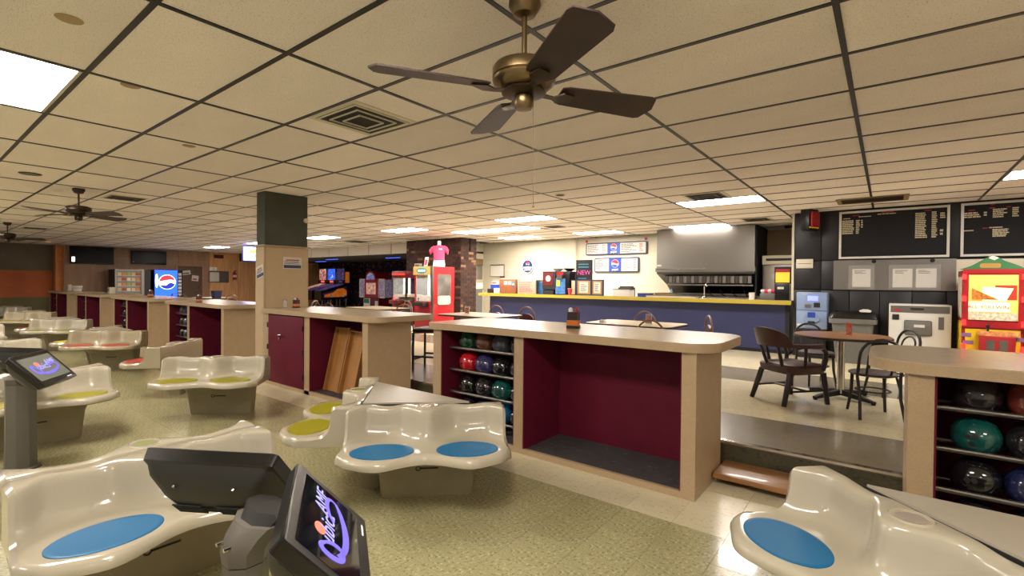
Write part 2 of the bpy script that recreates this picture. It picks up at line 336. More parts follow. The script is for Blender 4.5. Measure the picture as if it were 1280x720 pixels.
# ------------------------------------------------------------------ walls
def wall(name, m, x0, x1, y0, y1, z0, z1, label=None): return struct(bx(name, m, None, x0, x1, y0, y1, z0, z1), label)
wall('wall_kitchen', 'creamw', -10.4, -1.3, 11.9, 12.0, ZU, ZC+.02, 'cream wall behind the snack counter')
wall('wall_kitchen_pilaster', 'creamw', -7.25, -6.9, 11.8, 11.9, ZU, ZC+.02)
wall('wall_kitchen_side', 'creamw', -1.3, -1.2, 9.82, 12.0, ZU, ZC+.02)
wall('wall_kitchen_left', 'creamw', -10.5, -10.4, 10.4, 12.0, ZU, ZC+.02)
wb = struct(bx('wall_black', 'blackgap', None, -1.3, XR, 9.76, 9.82, ZU, ZC+.02), 'black panelled wall behind the menu boards')
px = -1.3
while px < 2.4:
    for z0, z1 in ((ZU+.12, 1.345), (1.36, 1.84), (1.855, ZC)):
        bx('panel', 'blackwall', wb, px+.006, px+.40-.006, 9.735, 9.76, z0, z1, bev=.004)
    px += .40
bx('panel', 'blackwall', wb, 2.31, XR, 9.735, 9.76, ZU+.12, ZC)
struct(bx('trim_2', 'offw', None, -1.335, -1.3, 9.72, 9.84, ZU+.95, ZC), 'white corner trim of the black wall')
struct(bx('baseboard_black', 'blackm', None, -1.3, XR, 9.72, 9.76, ZU, ZU+.11))
wall('wall_right', 'creamw', XR, XR+.1, YF, 9.82, 0, ZC+.02)
wl = wall('wall_left', 'darkw', XL-.15, XL, YF, 3.85, 0, ZC+.02, 'slate painted wall with an orange band')
bx('band', 'orange', wl, XL, XL+.012, YF, 3.82, .75, 1.72); bx('band', 'greenw', wl, XL, XL+.014, YF, 3.82, 0, .75)
wall('wall_pilaster', 'woodo', XL, XL+.35, 3.85, 4.06, 0, ZC, 'narrow orange wood pilaster')
ww = wall('wall_wood', 'wood', -24.3, -24.12, 4.06, YB, ZU, ZC+.02, 'wood panelled wall with televisions')
y = 4.06; k = 0
while y < YB-.1:
    w = 1.22 if y < 8.6 else .6
    bx('panel', ['wood2', 'wood2', 'wood2', 'wood2', 'wood', 'wood'][min(k, 5)], ww, -24.12, -24.1, y+.006, min(y+w, YB)-.006, ZU, 2.24)
    bx('panel', ['wood2', 'wood2', 'wood2', 'wood2', 'wood', 'wood'][min(k, 5)], ww, -24.12, -24.1, y+.006, min(y+w, YB)-.006, 2.25, ZC)
    y += w; k += 1
# arcade bay under the soffit
wall('wall_arcade', 'arc', -24.1, -10.4, YB-.1, YB, ZU, 2.6, 'dark spangled back wall of the arcade')
wall('wall_arcade_side', 'arc', -10.42, -10.5, 10.4, YB, ZU, 2.6)
struct(bx('ceiling_arcade', 'arcc', None, -24.1, -10.4, 10.26, YB, 2.36, 2.42))
so = wall('wall_soffit', 'blackm', -24.1, -9.4, 10.2, 10.26, 2.33, ZC+.02, 'white panelled soffit over the arcade')
x = -23.9
while x < -11.6:
    bx('panel', 'soffit', so, x+.02, x+1.22-.02, 10.185, 10.2, 2.34, ZC-.005); x += 1.22
for x, yy in ((-18.0, 11.2), (-14.6, 11.6), (-12.6, 11.2), (-20.5, 12.2)):
    t = thing('arcade_tube_lamp', 'blue tube lamp on the low arcade ceiling', 'light', (x, yy, 2.36), 0, 'blue arcade lamps')
    bx('housing', 'blackm', t, -.42, .42, -.06, .06, -.03, 0); bx('tube', 'bluel', t, -.4, .4, -.03, .03, -.055, -.03)
# brick pillar
bp = struct(bx('wall_brick_pillar', 'mortar', None, -11.75, -9.45, 9.86, 10.5, ZU, ZC), 'dark brown brick pillar with paler bricks')
bd, bl = MB(), MB()
for r_ in range(33):
    z = ZU+.004+r_*.0745; off = .105*(r_ % 2)
    for face in ('f', 's'):
        n = 12 if face == 'f' else 4
        for k in range(n):
            mb = bl if random.random() < .08 else bd; d = random.uniform(.008, .014); zz = min(z+.066, ZC-.004)
            if face == 'f':
                a, b = max(-11.75, -11.75+k*.21-off), min(-9.45, -11.75+k*.21-off+.2)
                if b-a > .03: mb.box(a, b, 9.86-d, 9.86, z, zz)
            else:
                a, b = max(9.86, 9.86+k*.21-off), min(10.5, 9.86+k*.21-off+.2)
                if b-a > .03: mb.box(-9.45, -9.45+d, a, b, z, zz)
for mb, m, lb in ((bd, 'brick', 'dark brown bricks'), (bl, 'brickl', 'pale tan bricks')):
    o = mb.build('brickwork', m, bp); o['kind'] = 'stuff'; o['label'] = lb
# beige pier beside the cabinet counter
pr = struct(bx('wall_pier', 'colb', None, -7.16, -6.9, 3.25, 3.9, 0, 1.905), 'beige pier with a dark green top')
bx('upper_section', 'colg', pr, -7.15, -6.91, 3.26, 3.89, 1.93, ZC); bx('ledge', 'laminate', pr, -7.19, -6.87, 3.22, 3.93, 1.905, 1.93, bev=.006)
bx('corner_bead', 'laminate', pr, -6.92, -6.893, 3.243, 3.27, 0, 1.905)
for nm, lc, rz in (('front', (-7.02, 3.247, 1.55), 0), ('side', (-6.897, 3.655, 1.685), R(90))):
    t = thing('notice', 'printed notice with a navy band on the %s of the beige pier' % ('narrow face' if nm == 'front' else 'wide face'), 'sign', lc, rz)
    wv = .11 if nm == 'front' else .14
    mb = MB().box(-wv, wv, -.003, 0, -.085, .085); q = mb.build('sheet', 'paper', t)
    b2 = bx('band', 'navy', t, -wv+.01, wv-.01, -.0045, -.003, -.075, -.03); b3 = bx('heading', 'txtr', t, -wv+.04, wv-.04, -.0045, -.003, .035, .05)
    textlines(MB(), -wv+.02, wv-.02, -.02, .03, -.003, 3, .4, (.8, 1)).build('print', 'txtd', t)
    if nm == 'front': t.rotation_euler = (0, R(-14), 0)
# ------------------------------------------------------------------ counters with ball racks
CY = 3.24
def slab(t, x0, x1, rad):
    mb = MB(); mb.prism(rrect(x0, x1, 3.2, 4.1, rad, 8), .978, 1.035)
    mb.build('edge_band', 'laminate', t)
    MB().prism(rrect(x0+.002, x1-.002, 3.202, 4.098, rad, 8), 1.035, 1.039).build('countertop', 'ltop', t)
def counter(xl, label, rounded=False):
    t = thing('ball_rack_counter', label, 'counter', (xl, 0, 0), 0, 'ball rack counters')
    bx('end_panel', 'laminate', t, 0, .105, CY, 3.85, 0, .978); bx('end_panel', 'laminate', t, 2.385, 2.48, CY, 3.85, 0, .978)
    bx('divider', 'laminate', t, .982, 1.075, CY, 3.82, 0, .978)
    bx('back_panel', 'maroon', t, .105, 2.385, 3.8, 3.85, 0, .978)
    bx('base_strip', 'laminate', t, .105, .982, CY, CY+.03, 0, .05); bx('base_strip', 'laminate', t, 1.075, 2.385, CY, CY+.03, 0, .045)
    bx('cubby_floor', 'cubby', t, 1.075, 2.385, CY+.03, 3.8, 0, .04); bx('rack_floor', 'cubby', t, .105, .982, CY+.03, 3.8, 0, .03)
    bx('liner', 'maroon', t, .105, .115, CY+.004, 3.8, .03, .978); bx('liner', 'maroon', t, 1.075, 1.085, CY+.004, 3.8, .04, .978); bx('liner', 'maroon', t, 2.375, 2.385, CY+.004, 3.8, .04, .978); bx('liner', 'maroon', t, .972, .982, CY+.004, 3.8, .03, .978)
    for z in (.80, .588, .376, .164):
        MB().cyl((.115, 3.355, z), (.972, 3.355, z), .014, n=10).build('ball_rail', 'steel', t)
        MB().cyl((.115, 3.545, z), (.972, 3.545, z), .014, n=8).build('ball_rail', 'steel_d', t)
    bx('shelf_batten', 'blackm', t, 1.2, 2.37, 3.3, 3.34, .965, .978)
    slab(t, -.17, 2.6, (.24, .22, .22, .24)) if rounded else slab(t, -.05, 2.6, (.05, .22, .22, .05))
    return t
CT = [(-3.46, 'long beige counter whose top bears an orange table caddy'), (.09, 'beige rounded counter before the candy machine'), (-10.68, 'beige ball rack counter standing against the beige pier'),
      (-14.2, 'second beige ball rack counter beyond the beige pier'), (-17.75, 'third beige ball rack counter beyond the beige pier'), (-21.3, 'fourth beige ball rack counter beyond the beige pier, by the orange wall')]
for xl, lb in CT: counter(xl, lb, xl > 0)
# bowling balls
BC = {'green': '#0e3d28', 'brown': '#5a3524', 'slate': '#3c3d44', 'red': '#b01a20', 'violet': '#33305c', 'black': '#141414', 'charcoal': '#1e1a1d', 'teal': '#0f4a44', 'blue': '#175a8c', 'purple': '#231a3a', 'navy': '#20264a', 'rust': '#6e2c22', 'orange': '#b3402a'}
for k, v in BC.items(): M['ball_'+k] = mat('ball_'+k, v, .12, coat=.6, var=.3 if k in ('violet', 'teal', 'slate', 'blue', 'navy', 'green') else .1, scale=14)
bmesh_ = {}
hole = MB().lathe([(.0135, -.004), (.0135, .0012), (.011, .0016), (.0005, .0016)], 12).mesh('finger_hole', 'blackm')
RB = .1015
rowname = ['top', 'second', 'third', 'bottom']
def ball(colr, xl, row, i, ctr, yaw=None):
    x = xl+.115+.165+i*.206; z = (.80, .588, .376, .164)[row]+.0665
    if colr not in bmesh_: bmesh_[colr] = MB().sphere((0, 0, 0), RB, 32, 20).mesh('bowling_ball', 'ball_'+colr)
    o = ob('bowling_ball', bmesh_[colr], None, (x, 3.45, z))
    tag(o, '%s bowling ball, %s on the %s rail of the %s' % (colr, ['first', 'middle', 'third', 'fourth'][i], rowname[row], ctr), 'ball', 'bowling balls on the racks')
    a0, e0 = random.uniform(-2.2, -1.2), random.uniform(-.2, .55)
    for da, de in ((0, 0), (.26, .04), (.12, -.36)):
        a, e = a0+da, e0+de; d = Vector((math.cos(a)*math.cos(e), math.sin(a)*math.cos(e), math.sin(e)))
        h = ob('finger_hole', hole, o, d*(RB-.0006)); h.rotation_euler = d.to_track_quat('Z', 'Y').to_euler()
for row, cs in enumerate((('green', 'brown', 'slate', 'black'), ('red', 'violet', 'black', 'charcoal'), ('black', 'charcoal', 'teal', 'black'), ('charcoal', 'navy', 'blue', 'black'))):
    for i, c in enumerate(cs): ball(c, -3.46, row, i, 'long counter with the caddy')
for row, cs in enumerate((('charcoal', 'rust', 'black'), ('teal', 'charcoal', 'purple'), ('black', 'navy', 'black'), ('charcoal', 'black', 'purple'))):
    for i, c in enumerate(cs): ball(c, .09, row, i, 'counter before the candy machine')
for (xl, rows, nm) in ((-10.68, (('slate', 'violet', 'green'), ('black', 'slate', 'blue'), ('black', 'slate', 'navy')), 'rack against the pier'), (-14.2, (('charcoal', 'black', 'slate'), ('black', 'charcoal', 'orange'), ('black', 'charcoal', 'red')), 'second rack beyond the pier'),
                       (-17.75, (('black', 'charcoal', 'red'), ('black', 'slate', 'charcoal')), 'third rack beyond the pier'), (-21.3, (('black', 'charcoal'), ('black', 'slate')), 'fourth rack beyond the pier')):
    for row, cs in enumerate(rows):
        for i, c in enumerate(cs): ball(c, xl, row, i, nm)
# cabinet counter with the locked door
t = thing('cabinet_counter', 'beige counter with a maroon locked door beside the beige pier', 'counter', (0, 0, 0))
bx('end_panel', 'laminate', t, -4.6, -4.5, CY, 3.85, 0, .978); bx('divider', 'laminate', t, -5.82, -5.7, CY, 3.82, 0, .978); bx('end_panel', 'laminate', t, -6.89, -6.74, CY, 3.85, 0, .978)
bx('back_panel', 'maroon', t, -6.74, -4.6, 3.8, 3.85, 0, .978); bx('base_strip', 'laminate', t, -6.74, -4.6, CY, CY+.03, 0, .045); bx('cubby_floor', 'cubby', t, -6.74, -4.6, CY+.03, 3.8, 0, .04)
bx('liner', 'maroon', t, -5.7, -5.69, CY+.004, 3.8, .04, .978); bx('liner', 'maroon', t, -4.61, -4.6, CY+.004, 3.8, .04, .978); bx('header_batten', 'blackm', t, -5.5, -4.62, 3.3, 3.34, .962, .978)
d = bx('door', 'maroon', t, -6.735, -5.825, CY-.012, CY+.012, .05, .962, bev=.004)
MB().cyl((-6.4, CY-.012, .70), (-6.4, CY-.05, .70), .014).tube([(-6.4, CY-.05, .70), (-6.36, CY-.055, .71), (-6.3, CY-.055, .712)], .009).build('handle', 'chrome', d)
MB().cyl((-6.41, CY-.012, .655), (-6.41, CY-.03, .655), .016).build('lock', 'chrome', d)
for z in (.2, .52, .82):
    for xx in (-5.83, -6.742): MB().cyl((xx, CY-.018, z-.035), (xx, CY-.018, z+.035), .009, n=8).build('hinge', 'blackm', d)
slab(t, -6.89, -4.3, (.02, .18, .18, .02))
for k, (x, sc_) in enumerate(((-5.33, 1), (-5.0, .97))):
    t = thing('wooden_tray', ['taller plywood tray leaning inside the cabinet counter', 'shorter plywood tray leaning against the cubby side'][k], 'tray', (x, 3.42, .048))
    h, w = .80*sc_, .28
    bx('board', 'ply', t, -w, w*.1, 0, .012, 0, h); f = MB()
    for a in ((-w, -w+.015, -.05, 0, 0, h), (w*.1-.015, w*.1, -.05, 0, 0, h), (-w+.015, w*.1-.015, -.05, 0, h-.015, h)): f.box(*a)
    f.build('rim', 'ply', t); t.rotation_euler = (R(-13), 0, 0)
# low wooden step in the gap between the counters
t = thing('wooden_step', 'low brown wooden step in front of the raised floor', 'step', (0, 0, 0))
bx('tread', 'stepw', t, -.968, -.28, 3.61, 3.95, .05, .085, bev=.003)
for x in (-.8, -.42): MB().cyl((x, 3.78, .006), (x, 3.78, .05), .015).box(x-.05, x+.05, 3.74, 3.82, 0, .008).build('support', 'blackm', t)

# ------------------------------------------------------------------ moulded benches
def bench_shell(m, cup_cut):
    prof_n = 22; W_ = .5; cols = []
    ts = [-1+2*i/56 for i in range(57)]
    def sm(a, b, x): x = max(0, min(1, (x-a)/(b-a))); return x*x*(3-2*x)
    rings = []
    for t_ in ts:
        a = abs(t_)
        yf = .475+.085*math.sin(math.pi*min(a, 1)*.5+0)**2*(1 if a < .52 else 0)
        lobe = math.exp(-((a-.52)/.30)**2)
        yf = .462+.098*lobe-.065*sm(.8, 1, a)**2
        yb = .07+.13*(1-sm(.0, .38, a))+.105*sm(.74, 1, a)
        ztop = .62-.012*sm(.25, .5, a)*(1-sm(.5, .8, a))
        seat = .425; inset = 0
        e = sm(.955, 1, a)
        x = t_*W_*(1.03 if a > .9 else 1)
        x = W_*(t_)
        wid = 1+.06*sm(0, 1, a)
        pts = [(0, .37), (0, .5), (0, ztop-.015), (.006, ztop-.004), (.02, ztop), (yb-.025, ztop), (yb-.010, ztop-.004), (yb, ztop-.015), (yb+.004, ztop-.05), (yb+.010, ztop-.10), (yb+.020, ztop-.14), (yb+.036, ztop-.165), (yb+.06, seat+.010), (yb+.095, seat+.003),
               (yb+.13, seat), (yf-.09, seat-.001), (yf-.05, seat+.001), (yf-.028, seat), (yf-.012, seat-.006), (yf-.003, seat-.018), (yf, seat-.034), (yf-.004, .375), (yf-.02, .365), (.1, .368)]
        # widen the seat towards the front, and round the end edge over
        ring = []
        for (y_, z_) in pts:
            xs_ = x*(1+.03*sm(.15, .45, y_))
            if a > .955 and z_ > .38:
                z_ = z_-.016*e*e; y_ = y_-.010*e*e if y_ > .1 else y_
            ring.append((xs_, y_, z_))
        rings.append(ring)
    return MB().loft(rings).mesh('shell', m)
SHELL = {'shell': bench_shell('shell', 0), 'shell2': bench_shell('shell2', 0)}
def base_mesh(y0=-.12, y1=.02):
    def ring(z, x, y0, y1): return [(p[0], p[1], z) for p in rrect(-x, x, y0, y1, .03, 3)]
    return MB().loft([ring(0, .30, y0, y1), ring(.02, .305, y0, y1+.005), ring(.25, .325, y0, y1+.04), ring(.32, .34, max(y0, -.1), y1+.10), ring(.36, .38, .002, .24), ring(.368, .38, .01, .25)]).mesh('base', 'base')
BASE, BASE_L = base_mesh(), base_mesh(.003, .12)
def pad_mesh(m): return MB().lathe([(.001, .428), (.165, .428), (.180, .4295), (.185, .4275), (.185, .42)], 40, sy=.73).mesh('seat_pad', m)
PAD = {k: pad_mesh(k) for k in ('blue', 'yellow', 'red', 'ylw2')}
LOCK = MB().box(-.07, .045, -.004, 0, -.005, .005).tube([(.06+.014*math.cos(R(a)), -.003, .014*math.sin(R(a))) for a in range(0, 360, 30)], .004, 6, True).mesh('lock_plate', 'blackm')
RING = {s_: MB().lathe([(.045, .6195), (.046, .624), (.062, .626), (.068, .6195)], 28).mesh('cup_ring', s_) for s_ in ('shell', 'shell2')}
CUPI = {c: MB().lathe([(.001, .6215), (.0465, .6225), (.0465, .62)], 24).mesh('cup_insert', m) for c, m in (('chrome', 'chrome'), ('ash', mat('ash_grey', '#8f857a', .5)), ('green', mat('moss', '#6f7530', .6)))}
def bench(x, y, rz, pad, label, sh='shell2', cup='chrome', group='moulded bowling benches'):
    t = thing('bowling_bench', label, 'bench', (x, y, 0), R(rz), group)
    s = ob('shell', SHELL[sh], t)
    for sx in (-.25, .25): ob('seat_pad', PAD[pad], t, (sx, .368, 0))
    b = ob('base', BASE_L if abs(rz) == 90 else BASE, t); ob('lock_plate', LOCK, b, (0, .155 if abs(rz) == 90 else .055, .20))
    if cup:
        c = ob('cup_ring', RING[sh], t, (0, .085, 0)); ob('cup_insert', CUPI[cup], c)
    return t
def vtable(ax, dx, cx, y, label, w=0):
    t = thing('wedge_table', label, 'table', (0, 0, 0), 0, 'wedge tables between benches')
    B = (ax, y-.48); A = (ax-.52-w, y+.02); C_ = (ax+.52, y+.02)
    poly = [A, B, C_] if not w else [A, (ax-w, y-.48), B, C_]
    def inset(p, k): cx_ = sum(q[0] for q in p)/len(p); cy_ = sum(q[1] for q in p)/len(p); return [(cx_+(q[0]-cx_)*k, cy_+(q[1]-cy_)*k) for q in p]
    MB().prism(inset(poly, .993), .585, .612).build('edge_band', 'blackm', t); MB().prism(inset(poly, .968), .608, .622).build('tabletop', mat('wedge_top', '#a29a8a', .35, var=.03, scale=20), t)
    MB().prism(inset(poly, .3), 0, .585).build('pedestal', 'base', t)
PB = (-2.418, 2.22)                                        # the bench in front of the long counter
bench(-2.418, 2.22, -135, 'blue', 'cream two-seat bench with blue pads before the long counter', 'shell')
bench(-3.042, 2.22, 135, 'yellow', 'cream two-seat bench with yellow pads back to back with that blue bench', 'shell', 'green')
vtable(-2.73, 0, 0, 2.40, 'grey wedge table between the blue and yellow benches by the long counter')
bench(.136, 2.24, 135, 'blue', 'cream bench with blue pads beside the wooden step', 'shell', 'ash')
bench(.76, 2.24, -135, 'blue', 'cream bench behind the wedge table beside the wooden step', 'shell', 'ash')
vtable(.448, 0, 0, 2.42, 'grey wedge table before the counter with the candy machine')
bench(-5.63, 2.2, -135, 'yellow', 'cream bench with yellow pads in front of the beige pier', 'shell')
bench(-7.2, 2.36, 135, 'red', 'tan bench with red pads turned away from the pier bench', 'shell2')
for k, (ax, pp, pq) in enumerate(((-10.0, 'red', 'ylw2'), (-13.35, 'yellow', 'red'), (-16.7, 'yellow', 'yellow'), (-20.0, 'red', 'yellow'))):
    nm = ['first', 'second', 'third', 'fourth'][k]
    bench(ax+.312, 2.22, -135, pp, 'tan bench facing the snack bar side in the %s bench pair beyond the pier' % nm, 'shell2' if k % 2 == 0 else 'shell')
    bench(ax-.312, 2.22, 135, pq, 'tan bench facing the orange wall in the %s bench pair beyond the pier' % nm, 'shell2')
    vtable(ax, 0, 0, 2.40, 'grey wedge table of the %s bench pair beyond the pier' % nm)
# lane side pairs, back to back
for k, (x, pf, pb, nm) in enumerate(((-2.78, 'blue', 'blue', 'by the twin-screen console'), (-5.86, 'yellow', 'yellow', 'by the second console'), (-9.1, 'yellow', 'red', 'in the third lane-side pair'), (-12.4, 'yellow', 'yellow', 'in the fourth lane-side pair'), (-15.7, 'yellow', 'red', 'in the fifth lane-side pair'), (-19.0, 'red', 'yellow', 'in the sixth lane-side pair'))):
    bench(x+.012, .78, -90, pf, 'white bench with %s pads %s' % ({'blue': 'blue', 'yellow': 'olive', 'red': 'red'}[pf], nm), 'shell', None)
    bench(x-.012, .78, 90, pb, 'white bench turned to the far lanes %s' % nm, 'shell', 'green')

# ------------------------------------------------------------------ scoring consoles
def ribbon(mb, pts, w, z=0):
    L_, R_ = [], []
    for i, p in enumerate(pts):
        a = Vector(pts[max(i-1, 0)]); b = Vector(pts[min(i+1, len(pts)-1)]); d = (b-a).normalized(); n = Vector((-d.y, d.x))
        ww = w*(.45+.55*math.sin(math.pi*i/(len(pts)-1)))
        L_.append(Vector(p)+n*ww/2); R_.append(Vector(p)-n*ww/2)
    for i in range(len(pts)-1):
        mb.loft([[(q.x, q.y, z0) for q in (L_[i], L_[i+1], R_[i+1], R_[i])] for z0 in (z, z+.0008)])
def bez(p0, p1, p2, p3, n=14):
    return [tuple(p0[k]*(1-t)**3+3*p1[k]*t*(1-t)**2+3*p2[k]*t*t*(1-t)+p3[k]*t**3 for k in (0, 1)) for t in [i/n for i in range(n+1)]]
def monitor(parent, o, ex, n_h, tilt, scr, W_=.455, H_=.285):
    ex = Vector((*ex, 0)).normalized(); nh = Vector((*n_h, 0)).normalized()
    ez = nh*math.sin(tilt)+Vector((0, 0, math.cos(tilt))); ez.normalize()   # tilt: angle of the normal from vertical
    ey = ez.cross(ex)
    mx = Matrix.Translation(o) @ Matrix(((ex.x, ey.x, ez.x, 0), (ex.y, ey.y, ez.y, 0), (ex.z, ey.z, ez.z, 0), (0, 0, 0, 1)))
    h = MB(); hw = W_/2
    h.loft([[(p[0], p[1], z) for p in rrect(-hw+i, hw-i, -H_+i, -i, .012, 3)] for z, i in ((-.05, .02), (-.04, .006), (-.004, 0), (0, .004))])
    hs = h.build('monitor', 'black', parent); hs.matrix_local = mx
    b = MB().loft([[(p[0], p[1], z) for p in rrect(-hw+i, hw-i, -H_+i+s, -i-s*.6, .03, 3)] for z, i, s in ((-.045, .012, 0), (-.075, .03, .0), (-.11, .075, .0), (-.13, .13, .0))]); b.build('rear_cover', 'dgrey', hs)
    v = MB()
    for sx in (-1, 1):
        for k in range(5): v.box(sx*.075-.05, sx*.075+.05, -.12-k*.011, -.125-k*.011, -.1325, -.128)
    v.build('vent_slot', 'blackm', hs)
    for sx in (-.1, .1): MB().cyl((sx, -.055, -.104), (sx, -.055, -.098), .006, n=8).build('screw', 'chrome', hs)
    s = MB().prism(rrect(-hw+.035, hw-.035, -H_+.045, -.035, .004, 2), 0, .0012).build('screen', scr, hs)
    lg = MB()
    z = .0014; cy = -.135
    ribbon(lg, bez((-.105, cy+.015), (-.155, cy+.06), (-.165, cy-.05), (-.10, cy-.05)), .022, z); ribbon(lg, bez((-.105, cy+.015), (-.07, cy-.01), (-.075, cy-.05), (-.10, cy-.05)), .018, z)
    ribbon(lg, bez((-.12, cy-.03), (-.07, cy-.075), (.08, cy-.062), (.15, cy-.02)), .022, z); ribbon(lg, bez((.15, cy-.02), (.175, cy+.03), (.07, cy+.02), (.03, cy-.012)), .016, z)
    lg.build('logo', 'vio', s)
    text('ubica', .072, 'vio2', s, (-.015, cy+.005, z), (0, 0, 0), .25, 'lettering', .0006); text('AMF', .066, 'vio2', s, (.10, cy+.03, z), (0, 0, 0), .25, 'lettering', .0006)
    e = MB().lathe([(.001, z), (.026, z), (.026, z+.0006)], 20, (-.055, cy+.032, 0), 1, .7); e.build('logo_ball', 'lred', s)
    MB().box(hw-.12, hw-.06, -H_+.018, -H_+.024, 0, .001).build('maker_plate', 'txtw', hs)
    return hs
def console(dx, label, scr, pr_=.058):
    t = thing('scoring_console', label, 'console', (-1.42+dx, .62, 0))
    def oct_(z, r, sy=1.0, dy=0): return [(r*math.cos(R(22.5+45*i)), dy+r*sy*math.sin(R(22.5+45*i)), z) for i in range(8)]
    MB().loft([oct_(0, pr_+.03), oct_(.012, pr_+.03), oct_(.02, pr_+.005), oct_(.64, pr_)]).build('post', 'post', t)
    MB().loft([oct_(.643, pr_+.001), oct_(.68, pr_+.008, .95, .0), oct_(.72, .085, .75, .02), oct_(.745, .10, .6, .04)]).build('neck', 'post', t)
    for sx in (-.08, .08): MB().cyl((sx*.28, -.05, .70), (sx*.28, -.067, .70), .006, n=8).build('screw', 'chrome', t)
    MB().loft([oct_(.745, .09, .6, .05), oct_(.765, .10, .5, .06), oct_(.775, .09, .5, .06)]).build('cradle', 'dgrey', t)
    monitor(t, Vector((-.275, .015, .885)), (-.855, -.518), (-.518, .855), R(47), scr)
    monitor(t, Vector((.225, .012, .885)), (-.842, .54), (.54, .842), R(47), scr)
console(0, 'grey twin-screen scoring console with swirl logos beside the blue-padded lane bench', 'scr')
console(-3.7, 'grey twin-screen scoring console beside the olive-padded lane bench', 'scr2', .088)

# ------------------------------------------------------------------ ceiling fans
def fan(x, y, drop, a0, label, pull, bz='bronze'):
    t = thing('ceiling_fan', label, 'fan', (x, y, ZC), R(a0), 'ceiling fans'); z = -drop
    MB().lathe([(.07, 0), (.072, -.02), (.05, -.06), (.02, -.07)], 24).build('canopy', bz, t)
    MB().cyl((0, 0, -.05), (0, 0, z+.13), .012).build('downrod', bz, t)
    MB().lathe([(.02, z+.125), (.1, z+.12), (.132, z+.11), (.142, z+.095), (.142, z+.06), (.134, z+.055), (.142, z+.05), (.138, z+.035), (.11, z+.01), (.05, z)], 32).build('motor', bz, t)
    MB().lathe([(.09, z+.004), (.1, z-.01), (.07, z-.018), (.04, z-.02)], 28).build('flywheel', 'bronzed', t)
    MB().lathe([(.04, z-.018), (.045, z-.03), (.045, z-.065), (.035, z-.08), (.001, z-.082)], 20).build('switch_housing', bz, t)
    for k in range(4):
        c, s_ = math.cos(R(90*k)), math.sin(R(90*k))
        rot = Matrix.Rotation(R(90*k), 4, 'Z')
        arm = MB(); arm.loft([[(.07, -.02, z-.008), (.07, .02, z-.008), (.07, .02, z-.002), (.07, -.02, z-.002)], [(.14, -.016, z-.014), (.14, .016, z-.014), (.14, .016, z-.008), (.14, -.016, z-.008)], [(.18, -.045, z-.004), (.18, .045, z-.016), (.18, .045, z-.010), (.18, -.045, z+.002)], [(.24, -.02, z+.001), (.24, .02, z-.011), (.24, .02, z-.005), (.24, -.02, z+.007)]]); arm.xf(rot)
        arm.build('blade_arm', 'bronzed', t)
        pl = [(.17, -.055), (.2, -.066), (.62, -.088), (.645, -.078), (.66, -.035), (.672, 0), (.66, .035), (.645, .078), (.62, .088), (.2, .066), (.17, .055)]
        b = MB().prism(pl, 0, .007).xf(rot @ Matrix.Translation((0, 0, z+.003)) @ Matrix.Rotation(R(-13), 4, 'X'))
        b.build('blade', 'blade', t)
    if pull: MB().cyl((.046, 0, z-.06), (.05, 0, z-.06-.45), .0014, n=6).sphere((.05, 0, z-.06-.45), .006, 8, 6).build('pull_chain', 'bronze', t)
fan(-1.30, 1.754, .40, 57, 'bronze four-blade ceiling fan hanging above the lane benches', True)
fan(-8.95, 1.66, .36, 28, 'brown ceiling fan near the beige pier', False, 'bronzed')
fan(-15.67, 1.69, .36, 60, 'brown ceiling fan near the orange wall', False, 'bronzed')
# ------------------------------------------------------------------ tables and chairs on the raised floor
def pedestal_table(x, y, rx, ry, m, label, rz=0, r_=.12, h=.68, edge='dwood'):
    t = thing('pedestal_table', label, 'table', (x, y, ZU), R(rz))
    MB().prism(rrect(-rx, rx, -ry, ry, r_, 8), h-.028, h).build('tabletop', m, t)
    MB().prism(rrect(-rx-.004, rx+.004, -ry-.004, ry+.004, r_, 8), h-.026, h-.006).build('edge_band', edge, t)
    MB().cyl((0, 0, .05), (0, 0, h-.04), .038, n=16).lathe([(.05, h-.045), (.14, h-.035), (.14, h-.028)], 16).build('column', 'chrome', t)
    for k in range(4):
        a = R(45+90*k); c, s = math.cos(a), math.sin(a)
        MB().loft([[(c*r-s*w, s*r+c*w, z) for w, z in ((-.02, z0), (.02, z0), (.02, z1), (-.02, z1))] for r, z0, z1 in ((.02, .03, .09), (.3, .015, .05), (.37, .012, .035))]).cyl((c*.355, s*.355, 0), (c*.355, s*.355, .016), .02, n=10).build('foot', 'blackm', t)
    return t
pedestal_table(-.39, 6.36, .44, .44, 'tabletop', 'round brown pedestal table before the change machine', 10, .40)
pedestal_table(-5.4, 6.1, .62, .42, 'tablec', 'pale rectangular table facing the boxes on the snack counter', 0, .10)
pedestal_table(-2.72, 6.3, .6, .4, 'tablec', 'pale rectangular table facing the framed snack notices', 0, .12)
pedestal_table(-8.3, 6.2, .6, .4, 'tablec', 'pale rectangular table before the arcade machines', 0, .12)
pedestal_table(-16.5, 6.2, .6, .4, 'tablec', 'pale table between the brown door and the ball rack counters', 0, .12)
